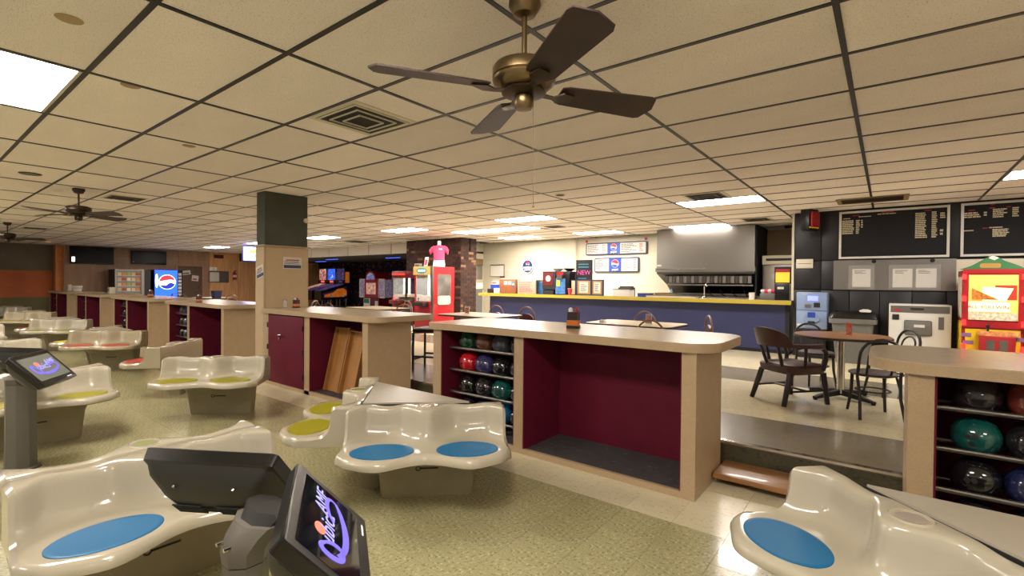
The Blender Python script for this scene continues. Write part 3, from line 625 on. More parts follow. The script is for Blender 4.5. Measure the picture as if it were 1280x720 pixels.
def armchair(x, y, rz, label):
    t = thing('captain_chair', label, 'chair', (x, y, ZU), R(rz)); Z = .40      # faces +y
    MB().loft([[(p[0], p[1], z) for p in rrect(-.24+i, .24-i, -.22+i, .24-i, .07, 5)] for z, i in ((Z-.09, .01), (Z-.02, 0), (Z, .012), (Z+.012, .06))]).build('seat', 'leather', t)
    for sx in (-1, 1):
        for nm, p0, p1 in (('leg', (sx*.21, .2, Z-.08), (sx*.235, .235, 0)), ('leg', (sx*.19, -.19, Z-.08), (sx*.22, -.29, 0))): MB().cyl(p0, p1, .029, .023, 10).build('leg', 'dwood', t)
        MB().tube([(sx*.235, .17, Z-.05), (sx*.25, .19, Z+.06), (sx*.265, .17, Z+.14), (sx*.27, .12, Z+.185)], .022, 10).build('arm_post', 'dwood', t)
        MB().cyl((sx*.235, -.05, Z-.02), (sx*.272, -.08, Z+.2), .016, n=8).build('spindle', 'dwood', t)
        MB().cyl((sx*.1, -.2, Z-.03), (sx*.125, -.285, Z+.22), .018, n=8).build('spindle', 'dwood', t)
        MB().cyl((sx*.222, .215, .14), (sx*.206, -.235, .14), .011, n=8).build('stretcher', 'dwood', t)
    MB().cyl((-.212, 0, .14), (.212, 0, .14), .011, n=8).build('stretcher', 'dwood', t)
    rg = []
    for i in range(25):
        a = R(180+180*i/24) if True else 0
        cx_, sy_ = .275*math.cos(a), .27*math.sin(a)
        back = max(0, -math.sin(a)); hgt = .038+.16*max(0, (back-.62)/.38)**.5; y_ = sy_-.03
        if i in (0, 24): pass
        n_ = Vector((math.cos(a), math.sin(a), 0)); c = Vector((cx_, y_, Z+.185))
        lean = .07*max(0, (back-.62)/.38)
        th = .022+.008*(1-back)
        rg.append([c-n_*th, c+n_*th, c+n_*(th+lean)+Vector((0, 0, hgt)), c+n_*(-th+lean)+Vector((0, 0, hgt))])
    mb = MB(); mb.loft([[g[0]+Vector((0, .14, 0)) for g in [[v] for v in rg[0]]]]+[list(g) for g in rg]+[[v+Vector((0, .14, 0)) for v in rg[-1]]])
    bmesh.ops.bevel(mb.bm, geom=[e for e in mb.bm.edges if e.is_manifold and e.calc_face_angle(0) > R(50)], offset=.008, segments=2, affect='EDGES')
    mb.build('backrest', 'leather', t)
def bentwood(x, y, rz, label, group='bentwood cafe chairs'):
    t = thing('bentwood_chair', label, 'chair', (x, y, ZU), R(rz), group); Z = .40
    MB().lathe([(.001, Z-.02), (.17, Z-.022), (.19, Z-.015), (.192, Z), (.18, Z+.006)], 28).build('seat_rim', 'dwood', t)
    MB().lathe([(.178, Z+.004), (.165, Z+.012), (.001, Z+.008)], 28).build('seat', 'seatg', t)
    for sx in (-1, 1): MB().tube([(sx*.13, .12, Z-.02), (sx*.135, .13, .2), (sx*.155, .165, 0)], [.016, .015, .012], 8).build('leg', 'dwood', t)
    def hoop(w, h, zlow):
        pts = [(-w, -.15, zlow)]
        for i in range(13):
            a = R(180-180*i/12); pts.append((w*math.cos(a), -.17-.06*(.65+.35*math.sin(a)), Z+h-w*.95+w*.95*math.sin(a)))
        return pts+[(w, -.15, zlow)]
    o = hoop(.165, .33, Z-.02)
    MB().tube([(-.17, -.26, 0), (-.155, -.19, .2)]+o+[(.155, -.19, .2), (.17, -.26, 0)], .0135, 8).build('back_hoop', 'dwood', t)
    MB().tube(hoop(.095, .255, Z), .010, 8).build('inner_hoop', 'dwood', t)
    MB().tube([(.135*math.cos(R(a)), .135*math.sin(R(a))-.005, .235) for a in range(0, 360, 20)], .008, 6, True).build('ring_stretcher', 'dwood', t)
armchair(-.80, 5.86, -38, 'dark leather captain chair pulled up to the round brown table')
bentwood(-.10, 5.70, 18, 'bentwood cafe chair on the lower-floor side of the round brown table')
bentwood(.02, 6.85, 125, 'bentwood cafe chair beside the white panelled machine')
bentwood(-.68, 7.0, -150, 'bentwood cafe chair tucked in before the change machine')
def stackchair(x, y, rz, label, m='tan', group='round-back stacking chairs'):
    t = thing('stacking_chair', label, 'chair', (x, y, ZU), R(rz), group); Z = .41
    MB().loft([[(p[0], p[1], z) for p in rrect(-.19+i, .19-i, -.18+i, .2-i, .06, 4)] for z, i in ((Z-.04, 0), (Z-.01, 0), (Z+.01, .02))]).build('seat', 'vinyl', t)
    for sx in (-1, 1):
        MB().tube([(sx*.17, .17, Z-.04), (sx*.18, .2, 0)], .011, 6).build('leg', 'chrome', t); MB().tube([(sx*.17, -.16, Z-.04), (sx*.18, -.22, 0)], .011, 6).build('leg', 'chrome', t)
    pts = [(-.175, -.17, Z-.03)]+[(.18*math.cos(R(180-15*i)), -.21, Z+.17+.21*math.sin(R(180-15*i))) for i in range(13)]+[(.175, -.17, Z-.03)]
    MB().tube(pts, .012, 8).build('back_frame', m, t)
    MB().prism([(.15*math.cos(R(15*i)), Z+.16+.10*math.sin(R(15*i))) for i in range(13)]+[(-.15, Z+.1), (.15, Z+.1)], -.222, -.19, 'y').build('back_pad', 'vinyl', t)
for x, y, rz, lb in ((-5.75, 6.75, 180, 'stacking chair with arched back at the pale table facing the boxes'), (-5.05, 6.75, 180, 'arched-back stacking chair beside it, nearer the navy counter end of that table'), (-2.95, 6.95, 180, 'arched-back stacking chair behind the pale table facing the framed notices'),
                     (-2.1, 6.75, 120, 'arched-back stacking chair at the short end of the pale table facing the notices'), (-2.2, 5.72, 0, 'arched-back stacking chair whose back points to the long counter'), (-6.15, 5.55, -40, 'dark arched-back stacking chair at the corner of the pale table facing the boxes'),
                     (-8.7, 5.55, 0, 'stacking chair backing on the counters before the arcade'), (-7.45, 6.1, 70, 'stacking chair at the table end before the red crane machine'), (-8.4, 6.85, 175, 'stacking chair on the arcade side of its table'), (-9.6, 5.8, -60, 'stacking chair on the pier side of the table before the arcade'),
                     (-16.2, 5.5, 10, 'stacking chair at the table near the brown door, backing on the counters'), (-17.0, 5.5, -10, 'second stacking chair at the table near the brown door'), (-15.5, 6.3, 80, 'stacking chair at the end of the table near the brown door'), (-18.2, 5.9, -60, 'stacking chair apart from the table near the brown door')):
    stackchair(x, y, rz, lb)
t = thing('bar_stool', 'black metal bar stool with dark padded seat behind the counter gap', 'stool', (-5.0, 4.62, ZU), R(20))
MB().loft([[(p[0], p[1], z) for p in rrect(-.19+i, .19-i, -.19+i, .19-i, .05, 4)] for z, i in ((.53, .01), (.55, 0), (.575, 0), (.59, .03))]).build('seat', mat('plum_vinyl', '#3a2530', .5), t)
for sx in (-1, 1):
    for sy in (-1, 1): bx('leg', 'blackm', t, sx*.17-.012, sx*.17+.012, sy*.17-.012, sy*.17+.012, 0, .53)
    bx('footrest', 'blackm', t, sx*.17-.01, sx*.17+.01, -.16, .16, .15, .175); bx('footrest', 'blackm', t, -.16, .16, sx*.17-.01, sx*.17+.01, .19, .215)

# ------------------------------------------------------------------ small things on the counters
def caddy(x, y, z, label, s=1):
    t = thing('table_caddy', label, 'caddy', (x, y, z), R(15)); s_ = s
    bx('tray', 'blackm', t, -.045*s, .045*s, -.035*s, .035*s, 0, .022*s, bev=.004); bx('band', mat('caddy_orange', '#c46a22', .5), t, -.041*s, .041*s, -.031*s, .031*s, .022*s, .06*s)
    bx('card', mat('caddy_dark', '#2a1c18', .5, var=.6, scale=60), t, -.04*s, .04*s, -.03*s, .03*s, .06*s, .12*s)
    for sx in (-.022, .022): MB().lathe([(.016*s, .12*s), (.016*s, .14*s), (.008*s, .15*s), (.001, .152*s)], 12, (sx*s, 0, 0)).build('shaker_cap', 'white' if sx < 0 else 'redp', t)
def card(x, y, z, label, m='paper', rz=10, s=1):
    t = thing('table_card', label, 'card', (x, y, z), R(rz)); t.scale = (s, s, 1)
    bx('stand', 'acr', t, -.05, .05, -.03, .03, 0, .012, bev=.003); bx('sheet', m, t, -.045, .045, -.004, .004, .012, .14); bx('picture', mat('card_art', '#b06a5a', .6, var=.7, scale=40), t, -.036, .036, -.0055, -.004, .03, .11)
    return t
caddy(-2.13, 3.62, 1.039, 'small orange and black caddy on the long counter', 1.18)
caddy(-6.72, 3.62, 1.039, 'small orange caddy on the cabinet counter by the pier', .95)
caddy(-9.4, 3.32, 1.039, 'small orange caddy on the counter against the pier', .9)
caddy(-12.9, 3.6, 1.039, 'dark caddy on the second counter beyond the pier', 1.1)
t = thing('sugar_shaker', 'clear glass shaker on the cabinet counter by the pier', 'shaker', (-6.8, 3.5, 1.039)); MB().lathe([(.025, 0), (.028, .01), (.026, .09), (.022, .1)], 16).build('jar', 'glass', t); MB().lathe([(.024, .1), (.024, .115), (.01, .125), (.001, .126)], 16).build('lid', 'chrome', t)
t = thing('napkin_holder', 'pale napkin holder on the third counter beyond the pier', 'holder', (-16.6, 3.75, 1.039)); bx('box', 'offw', t, -.09, .09, -.06, .06, 0, .17, bev=.01); bx('slot', 'grey', t, -.06, .06, -.062, -.06, .05, .13)
t = thing('paper_tub', 'round white tub on the fourth counter beyond the pier', 'tub', (-20.4, 3.75, 1.039)); MB().lathe([(.1, 0), (.13, .16), (.135, .17), (.001, .17)], 20).build('bowl', 'white', t); MB().lathe([(.118, .075), (.126, .12)], 20).build('band', 'offw', t)
t = thing('napkin_holder', 'small napkin holder by the orange pilaster', 'holder', (-21.2, 3.7, 1.039)); bx('box', 'offw', t, -.06, .06, -.05, .05, 0, .2, bev=.01); bx('slot', 'grey', t, -.04, .04, -.052, -.05, .05, .15)
card(-5.55, 5.95, ZU+.68, 'folded white table card on the pale table facing the boxes'); card(-2.5, 6.2, ZU+.68, 'glossy table card on the pale table facing the framed notices', 'kiosk', -8); card(-.32, 6.28, ZU+.68, 'clear table card with orange picture on the round brown table', mat('card_orange', '#c9552e', .5, var=.5, scale=30), 20, .6)
o = MB().loft([[(p[0]*s+random.uniform(-.006, .006), p[1]*s+random.uniform(-.006, .006), z) for p in rrect(-.05, .05, -.035, .035, .02, 3)] for z, s in ((0, 1), (.015, .95), (.03, .7), (.04, .3))]).build('crumpled_napkin', 'paper', None, (-3.1, 6.05, ZU+.68)); tag(o, 'crumpled white napkin on the pale table facing the framed notices', 'napkin')

# ------------------------------------------------------------------ snack bar
t = thing('snack_counter', 'long navy snack counter with yellow edged top', 'counter', (0, 0, 0))
bx('front_panel', 'navy', t, -8.25, -1.42, 9.72, 9.76, ZU+.06, 1.085); bx('body', 'navy', t, -8.25, -1.36, 9.76, 10.2, ZU, 1.085); bx('end_post', 'blackm', t, -1.42, -1.35, 9.7, 9.76, ZU, 1.085); bx('kick_strip', 'blackm', t, -8.25, -1.42, 9.735, 9.76, ZU, ZU+.06)
bx('countertop', 'ltop', t, -8.48, -1.31, 9.56, 10.3, 1.09, 1.155); bx('edge_band', 'gold', t, -8.5, -1.31, 9.54, 9.56, 1.085, 1.157); bx('edge_band', 'gold', t, -8.5, -8.48, 9.56, 10.3, 1.085, 1.157)
ZT = 1.155
# hood
t = thing('range_hood', 'large stainless kitchen hood against the cream wall', 'hood', (0, 0, 0))
bx('canopy', 'steel', t, -4.2, -2.15, 10.85, 11.9, 1.77, 2.66); bx('front_lip', 'steel', t, -4.22, -2.13, 10.82, 10.86, 1.70, 1.79); bx('lamp_bar', 'chrome', t, -4.2, -3.1, 10.8, 10.84, 1.755, 1.775)
MB().prism([(10.86, 1.70), (11.9, 1.70), (11.9, 1.2), (11.86, 1.2), (11.5, 1.42), (10.86, 1.66)], -4.2, -2.15, 'x').build('inner_shell', 'steel_d', t)
for k in range(22): bx('baffle', 'steel' if k % 2 else 'steel_d', t, -4.05+k*.083, -4.05+k*.083+.07, 11.0, 11.03, 1.46, 1.69)
bx('rail', 'steel', t, -4.0, -2.2, 10.98, 11.0, 1.40, 1.43); bx('side_panel', 'steel', t, -4.2, -2.15, 11.83, 11.9, .95, 1.4)
bx('side_cheek', 'blackm', t, -2.15, -2.12, 10.9, 11.9, 1.2, 2.66); o = bx('label_plate', 'paper', t, -4.19, -4.09, 10.845, 10.85, 1.83, 1.87)
t = thing('fryer_line', 'low dark fryers with basket handles under the hood', 'fryer', (0, 0, 0))
bx('body', 'steel', t, -3.9, -2.3, 11.1, 11.8, ZU, 1.16); bx('splash', 'steel_d', t, -3.9, -2.3, 11.74, 11.8, 1.16, 1.19)
for k in range(4): MB().tube([(-3.1+k*.24, 11.5, 1.16), (-3.1+k*.24, 11.2, 1.22), (-3.12+k*.24, 11.1, 1.3)], .012, 6).build('basket_handle', 'blackm', t)
t = thing('fridge', 'steel upright fridge between the hood and the black wall', 'fridge', (0, 0, 0)); bx('body', 'steel', t, -2.05, -1.36, 11.1, 11.8, ZU, 2.03, bev=.01); bx('header', 'offw', t, -2.05, -1.36, 11.07, 11.1, 1.85, 2.03); bx('door', 'steel', t, -2.03, -1.38, 11.06, 11.1, ZU+.1, 1.83, bev=.008)
bx('badge', 'txtd', t, -1.98, -1.45, 11.065, 11.07, 1.92, 1.97)
t = thing('wall_ducting', 'steel fire-suppression box and pipe above the fridge', 'box', (0, 0, 0)); bx('body', 'steel', t, -1.6, -1.32, 11.6, 11.88, 2.08, 2.6); bx('label_plate', 'pblue', t, -1.5, -1.42, 11.595, 11.6, 2.28, 2.34); MB().tube([(-1.7, 11.5, 2.64), (-1.5, 11.3, 2.62), (-1.36, 11.2, 2.5), (-1.36, 11.2, 2.08)], .03, 8).build('pipe', 'blackm', t)
t = thing('storage_door', 'tan cupboard door above the fridge beside the hood', 'door', (0, 0, 0)); bx('leaf', mat('tan_door', '#8d7450', .6), t, -2.1, -1.62, 11.84, 11.88, 2.06, 2.62); bx('frame', 'blackm', t, -2.14, -2.1, 11.82, 11.88, 2.06, 2.64)
# menu boards on the cream wall
def globe(t, x, z, r, y, mats=('paper', 'pred', 'pblue')):
    MB().cyl((x, y, z), (x, y-.004, z), r, n=32).build('logo_disc', mats[0], t)
    def cap(sgn):
        top = [(x+r*.93*math.cos(R(a)), z+r*.93*math.sin(R(a))) for a in (range(5, 176, 10) if sgn > 0 else range(200, 336, 9))]
        n = 10; x0, z0 = top[-1]; x1, z1 = top[0]
        low = [(x0+(x1-x0)*i/n, z0+(z1-z0)*i/n+(.14*r*math.sin(2*math.pi*i/n) if sgn > 0 else .20*r*math.sin(math.pi*i/n)*(-1 if i < 3 else 1)*.4)) for i in range(1, n)]
        return top+low
    MB().prism(cap(1), y-.007, y-.004, 'y').build('logo_wave', mats[1], t); MB().prism(cap(-1), y-.007, y-.004, 'y').build('logo_wave', mats[2], t)
def menu(x0, x1, z0, z1, split, label):
    t = thing('menu_board', label, 'sign', (0, 11.9, 0)); y = -.05
    MB().prism(rrect(x0, x1, z0, z1, .04, 4), -.05, 0, 'y').build('frame', mat('board_navy', '#1c2444', .4), t)
    a, b = split; m_ = .03
    for u0, u1 in ((x0+m_, a), (b, x1-m_)):
        bx('panel', 'paper', t, u0, u1, -.055, -.05, z0+m_, z1-m_)
        mb = MB(); w = u1-u0; textlines(mb, u0+.04*w, u0+.66*w, z0+m_+.02, z1-m_-.02, -.055, 7, .45, (.5, 1)); mb.build('print', 'txtd', t)
        mb = MB(); textlines(mb, u0+.76*w, u0+.93*w, z0+m_+.02, z1-m_-.02, -.055, 7, .45, (.5, 1)); mb.build('print', 'txtr', t)
    bx('panel', 'pblue', t, a, b, -.055, -.05, z0+m_, z1-m_)
    xc = (a+b)/2; globe(t, xc, (z0+z1)/2+.035, (z1-z0)*.27, -.055); text('pepsi', .085, 'txtw', t, (xc, -.057, z0+.075))
    return t
menu(-6.60, -4.85, 2.20, 2.53, (-5.95, -5.58), 'wide navy framed menu board with a round logo, the upper of two')
menu(-6.33, -5.06, 1.73, 2.12, (-5.90, -5.54), 'shorter navy framed menu board with a round logo, below the wide one')
for x in (-6.6, -4.9): o = MB().prism([(x+.05*math.cos(R(90+36*i))*(1 if i % 2 == 0 else .5), 2.58+.05*math.sin(R(90+36*i))*(1 if i % 2 == 0 else .5)) for i in range(10)], 11.88, 11.9, 'y').build('red_bow', 'pred'); tag(o, 'small red bow hanging at a corner of the wide menu board', 'bow', 'red bows')
t = thing('round_sign', 'round blue drink sign on the cream wall', 'sign', (-8.6, 11.9, 1.92)); MB().cyl((0, 0, 0), (0, -.03, 0), .215, n=32).build('disc', mat('sign_navy', '#1e3a78', .4), t); MB().tube([(.2*math.cos(R(a)), -.03, .2*math.sin(R(a))) for a in range(0, 360, 12)], .015, 6, True).build('rim', 'white', t)
globe(t, 0, .08, .07, -.03); textlines(MB(), -.15, .15, -.06, .0, -.03, 1, .8, (1, 1)).build('print', 'txtw', t); textlines(MB(), -.12, .12, -.13, -.07, -.03, 1, .6, (1, 1)).build('print', 'txtw', t)
t = thing('whiteboard', 'small whiteboard with a dark tray on the cream wall', 'whiteboard', (-9.8, 11.9, 1.8)); bx('frame', 'steel', t, -.29, .29, -.02, 0, -.19, .19); bx('board', 'white', t, -.27, .27, -.024, -.02, -.17, .17); bx('tray', 'blackm', t, .14, .3, -.05, 0, -.21, -.17); bx('top_clip', 'blackm', t, -.27, .27, -.03, 0, .18, .2)
o = bx('wall_sheet', 'paper', None, -9.35, -9.1, 11.89, 11.9, 1.62, 1.82); tag(o, 'plain sheet of paper taped beside the whiteboard', 'paper')
t = thing('hand_washer', 'steel towel dispenser unit by the brick pillar', 'dispenser', (-10.0, 11.1, 0)); bx('body', 'steel', t, -.42, .1, -.2, .2, 1.52, 1.95, bev=.01); bx('top_shelf', mat('shelf_tan', '#5c4a30', .6), t, -.42, .12, -.22, .2, 1.95, 2.15); bx('notice', 'paper', t, -.1, .02, -.206, -.2, 1.68, 1.8); bx('sink', 'dish', t, -.45, .12, -.25, .2, 1.22, 1.42, bev=.03); bx('stand', 'trash', t, -.42, .1, -.2, .2, ZU, 1.22)
# chalkboard and frames
t = thing('chalkboard', 'black chalkboard reading NEW in pink behind the framed notices', 'sign', (-5.62, 10.02, ZT), R(4)); bx('frame', 'blackm', t, -.2, .2, -.02, .02, .25, .82); bx('slate', mat('slate_black', '#1c1a1d', .6), t, -.18, .18, -.024, -.02, .27, .8); text('NEW', .15, 'txtp', t, (0, -.026, .52)); mb = MB(); textlines(mb, -.15, .15, .3, .42, -.024, 2, .4, (.7, 1)); textlines(mb, -.14, .14, .62, .75, -.024, 2, .4, (.7, 1)); mb.build('print', 'txtc', t)
bx('easel', 'blackm', t, -.2, .2, .02, .06, 0, .26)
for k, (x, w, ) in enumerate(((-5.46, .19), (-5.12, .14))):
    t = thing('framed_notice', ['wider cork framed notice on the snack counter', 'narrower cork framed notice on the snack counter'][k], 'notice', (x, 9.75, ZT))
    bx('frame', 'navy', t, -w-.02, w, -.02, .02, 0, .36); bx('cork', 'cork', t, -w+.02, w-.03, -.024, -.02, .03, .33); bx('sheet', 'paper', t, -w*.6, w*.55, -.027, -.024, .06, .3); textlines(MB(), -w*.45, w*.45, .09, .27, -.027, 6, .4).build('print', 'txtd', t)
t = thing('side_frame', 'cream edged frame side beside the cork notices', 'notice', (-5.74, 9.75, ZT)); bx('frame', 'navy', t, -.06, .06, -.015, .02, 0, .35); bx('panel', mat('tan_panel', '#c7ab86', .6), t, -.045, .04, -.02, -.015, .02, .33)
# drinks machine and boxes
t = thing('drinks_machine', 'black hot drinks machine on the snack counter', 'machine', (-6.2, 9.85, ZT)); bx('body', 'black', t, -.35, .36, -.12, .3, 0, .55, bev=.008); p = bx('front_panel', 'blackm', t, -.36, .0, -.17, -.12, .12, .55); bx('picture', 'redd', p, -.34, -.06, -.175, -.17, .22, .52); MB().cyl((-.2, -.175, .38), (-.2, -.179, .38), .07, n=20).build('logo_disc', 'offw', p)
bx('display_panel', mat('machine_blue', '#3d6fa8', .5, var=.4, scale=20), t, .0, .26, -.16, -.12, .02, .38); bx('snack_label', 'yel', t, .03, .12, -.163, -.16, .2, .34); bx('top_cards', 'redp', t, -.02, .2, -.14, -.12, .46, .53); bx('spout', 'steel', t, .05, .2, -.2, -.12, .38, .46); bx('drip_tray', 'blackm', t, -.3, -.04, -.2, -.12, 0, .1)
for x, m, lb in ((-6.3, 'white', 'white bowl on top of the drinks machine'), (-5.98, 'blackm', 'black bowl on top of the drinks machine')):
    o = MB().lathe([(.05, 0), (.06, .005), (.14, .07), (.145, .075), (.13, .072), (.05, .015), (.001, .012)], 24).build('bowl', m, None, (x, 9.95, ZT+.55)); tag(o, lb, 'bowl')
t = thing('paper_cup', 'red paper cup beside the drinks machine', 'cup', (-5.76, 9.62, ZT)); MB().lathe([(.03, 0), (.055, .15), (.05, .15), (.033, .01)], 16).build('cup', 'cup', t); MB().lathe([(.055, .148), (.058, .154), (.053, .154)], 16).build('rim', 'paper', t)
def carton(x, y, w, d, h, m, label, extra=None):
    t = thing('counter_box', label, 'box', (x, y, ZT)); bx('body', m, t, -w/2, w/2, -d/2, d/2, 0, h, bev=.006)
    if extra: extra(t, w, d, h)
    return t
def ex1(t, w, d, h):
    for u in (-.2, .05): bx('sticker', 'paper', t, u*w, u*w+.1, -d/2-.003, -d/2, h*.62, h*.85)
    bx('top_sheet', 'paper', t, -w*.45, w*.1, -d/2-.004, d*.4, h, h+.012)
    for z in (.45, .6, .75): bx('swatch', ['blu', 'paper', 'teal'][int((z-.45)/.15+.1)], t, w*.3, w*.42, -d/2-.003, -d/2, h*z, h*(z+.1))
def ex2(t, w, d, h):
    textlines(MB(), -w*.4, w*.4, h*.1, h*.9, -d/2, 9, .35, (.7, 1)).build('print', 'txtr', t); bx('side', 'steel', t, w/2-.03, w/2+.02, -d/2+.02, d/2, 0, h*.98)
carton(-7.62, 9.8, .52, .3, .36, mat('brown_box', '#7d4a28', .6, var=.1), 'brown wooden suggestion box with stickers on the snack counter', ex1); carton(-7.06, 9.85, .56, .3, .35, mat('pale_box', '#98917f', .5), 'pale metal card rack on the snack counter', ex2); carton(-6.68, 9.9, .16, .25, .30, mat('blue_box', '#26486e', .5, var=.5, scale=12), 'dark blue box beside the pale card rack')
carton(-8.2, 9.9, .34, .3, .11, 'dwood', 'low dark tray at the end of the snack counter'); carton(-7.95, 9.68, .16, .14, .13, 'paper', 'small folded white leaflet stand before the brown box'); 
t = thing('cup_stack', 'blue and red packet standing on the low dark tray', 'packet', (-8.2, 9.9, ZT+.11)); bx('carton', 'pblue', t, -.14, .12, -.05, .05, 0, .11); bx('top', 'paper', t, -.1, .06, -.04, .04, .11, .2); bx('band', 'pred', t, -.09, .05, -.045, -.04, .14, .17)
for x, w, m, lb, h in ((-4.55, .4, 'paper', 'white paper box on the snack counter under the menus', .16), (-4.05, .26, 'pblue', 'blue tub on the snack counter under the menus', .08), (-3.45, 1.0, 'offw', 'long pale tray on the snack counter', .05), (-3.7, .36, 'cork', 'wooden board lying behind the long pale tray', .09)):
    t = thing('counter_tray', lb, 'tray', (x, 9.85 if w < .9 else 9.75, ZT)); 
    if lb.startswith('wooden'): t.location.y = 10.05
    bx('body', m, t, -w/2, w/2, -.12, .12, 0, h, bev=.008); bx('rim', 'steel', t, -w/2-.01, w/2+.01, -.13, .13, h-.012, h)
t = thing('folded_case', 'small brown handled case behind the white paper box', 'case', (-4.6, 10.12, ZT)); bx('body', 'dwood', t, -.18, .18, -.06, .06, 0, .19, bev=.01); bx('handle', 'dwood', t, -.16, .16, -.01, .01, .19, .22)
t = thing('water_bottle', 'blue capped bottle at the hood end of the counter', 'bottle', (-2.98-.62, 10.15, ZT)); MB().lathe([(.04, 0), (.042, .02), (.042, .1), (.02, .14), (.018, .16)], 16).build('body', mat('bottle_blue', '#4a7fa0', .2), t); MB().lathe([(.02, .16), (.02, .18), (.001, .18)], 12).build('cap', 'pblue', t)
t = thing('tap', 'curved chrome tap behind the snack counter', 'tap', (-2.95, 10.2, ZT)); MB().tube([(0, 0, 0), (0, 0, .22), (.02, -.02, .26), (.05, -.05, .27), (.07, -.07, .24)], .014, 8).build('spout', 'chrome', t); MB().lathe([(.04, 0), (.03, .02), (.016, .03)], 16).build('base', 'chrome', t)
t = thing('condiment_stand', 'condiment caddy with pink packets at the end of the snack counter', 'caddy', (-1.72, 9.85, ZT)); bx('box', 'grey', t, -.12, .12, -.1, .1, 0, .12, bev=.008)
for k in range(4): MB().lathe([(.02, .12), (.045, .16), (.03, .19), (.001, .2)], 12, (-.08+.055*k, -.03, 0)).build('packet', 'pink' if k % 2 else 'paper', t)
o = MB().lathe([(.05, 0), (.05, .13), (.001, .132)], 16).build('napkin_roll', 'paper', None, (-1.98, 9.8, ZT)); tag(o, 'white paper roll beside the condiment caddy', 'roll')
t = thing('chips_display', 'black register with a lit golden snack picture by the white trim', 'register', (-1.48, 9.9, ZT)); bx('body', 'black', t, -.13, .1, -.12, .12, 0, .3, bev=.01); bx('sign', 'blackm', t, -.14, .12, -.06, -.02, .3, .6); bx('picture', 'chip', t, -.12, .1, -.066, -.06, .32, .5); bx('heading', 'redp', t, -.12, .1, -.066, -.06, .5, .56); bx('slot_label', 'paper', t, -.08, .02, -.124, -.12, .2, .24)

# ------------------------------------------------------------------ black wall
YW = 9.735
def lettboard(x0, x1, z0, z1, blocks, label):
    t = thing('letter_board', label, 'menu board', (0, YW, 0)); f = MB(); w = .032
    for a in ((x0, x1, z0, z0+w), (x0, x1, z1-w, z1), (x0, x0+w, z0+w, z1-w), (x1-w, x1, z0+w, z1-w)): f.box(a[0], a[1], -.045, 0, a[2], a[3])
    f.build('frame', 'dish', t); bx('felt', mat('felt_black', '#0e0c12', .85), t, x0+w, x1-w, -.02, 0, z0+w, z1-w)
    for (u0, u1, v0, v1, n, k) in blocks:
        X_ = lambda u: x0+u*(x1-x0); Z_ = lambda v: z1-v*(z1-z0)
        textlines(MB(), X_(u0), X_(u1), Z_(v1), Z_(v0), -.02, n, .62, (.72, 1) if n > 1 else (1, 1)).build('heading' if k else 'lettering', 'txtr' if k else 'txt', t)
lettboard(-.65, .72, 1.87, 2.645, [(.03, .15, .18, .48, 8, 0), (.165, .205, .18, .48, 8, 0), (.215, .235, .18, .36, 4, 0), (.04, .11, .135, .16, 1, 0), (.19, .31, .11, .135, 1, 0), (.13, .20, .075, .105, 1, 1), (.41, .52, .04, .075, 1, 1), (.37, .54, .08, .105, 1, 0), (.71, .82, .11, .62, 14, 0), (.85, .9, .10, .62, 14, 0), (.92, .97, .13, .25, 3, 0), (.92, .95, .45, .58, 2, 0), (.79, .85, .06, .09, 1, 1)], 'wide white framed letter board on the black wall')
lettboard(.84, 2.0, 1.87, 2.65, [(.03, .20, .17, .28, 3, 0), (.21, .25, .17, .26, 2, 0), (.07, .13, .12, .15, 1, 1), (.29, .42, .13, .30, 5, 0), (.46, .52, .12, .30, 5, 0), (.26, .31, .10, .13, 1, 1), (.41, .45, .10, .125, 1, 1), (.03, .12, .50, .53, 1, 0), (.2, .25, .47, .49, 1, 1), (.26, .38, .46, .49, 1, 0), (.29, .45, .50, .65, 5, 0), (.27, .31, .04, .07, 1, 1)], 'narrower white framed letter board beside the wide one')
t = thing('paper_holder_panel', 'grey steel wall panel with three acrylic paper holders', 'panel', (0, YW, 0)); bx('backplate', 'steel', t, -.72, .80, -.03, 0, 1.36, 1.845)
for x in (-.34, .18, .46):
    bx('paper_sheet', 'paper', t, x-.12, x+.12, -.036, -.032, 1.41, 1.7); textlines(MB(), x-.09, x+.09, 1.62, 1.68, -.036, 3, .4).build('print', 'txtd', t); bx('acrylic_sleeve', 'acr', t, x-.17, x+.17, -.055, -.05, 1.38, 1.76)
for x in (-.18, .53): MB().cyl((x, -.03, 1.82), (x, -.045, 1.82), .03, n=16).build('knob', 'blackm', t)
o = bx('tan_board', 'offw', None, .80, 1.5, YW-.02, YW, 1.37, 1.83); tag(o, 'plain tan board behind the candy machine topper', 'board')
t = thing('junction_box', 'cream wall plate on the black wall by the white trim', 'wall plate', (-1.14, YW, 1.8)); bx('plate', 'offw', t, -.125, .125, -.03, 0, -.08, .08, bev=.006); bx('slot', 'grey', t, -.1, .1, -.032, -.03, -.005, .005)
t = thing('ceiling_speaker', 'black spotlight box with a red face hung from the ceiling', 'spotlight', (-1.0, 9.4, 2.52), R(-25)); bx('body', 'black', t, -.13, .02, -.12, .14, -.18, .18, bev=.015); bx('face', 'redp', t, .02, .06, -.1, .12, -.13, .12, bev=.02); bx('rim', 'yel', t, .018, .03, -.11, .13, -.15, -.125); MB().cyl((-.05, 0, .18), (-.05, 0, ZC-2.52), .015).build('bracket', 'steel', t)
t = thing('change_machine', 'light blue change machine on the black wall', 'machine', (-1.0, YW, 0))
bx('stand', 'blackm', t, -.2, .2, -.24, 0, ZU, .70); bx('body', 'kiosk', t, -.225, .225, -.24, 0, .70, 1.31, bev=.015); bx('lower_door', 'kiosk', t, -.215, .215, -.255, -.24, .715, 1.0, bev=.006); bx('upper_face', 'kiosk', t, -.215, .215, -.26, -.24, 1.01, 1.29, bev=.01)
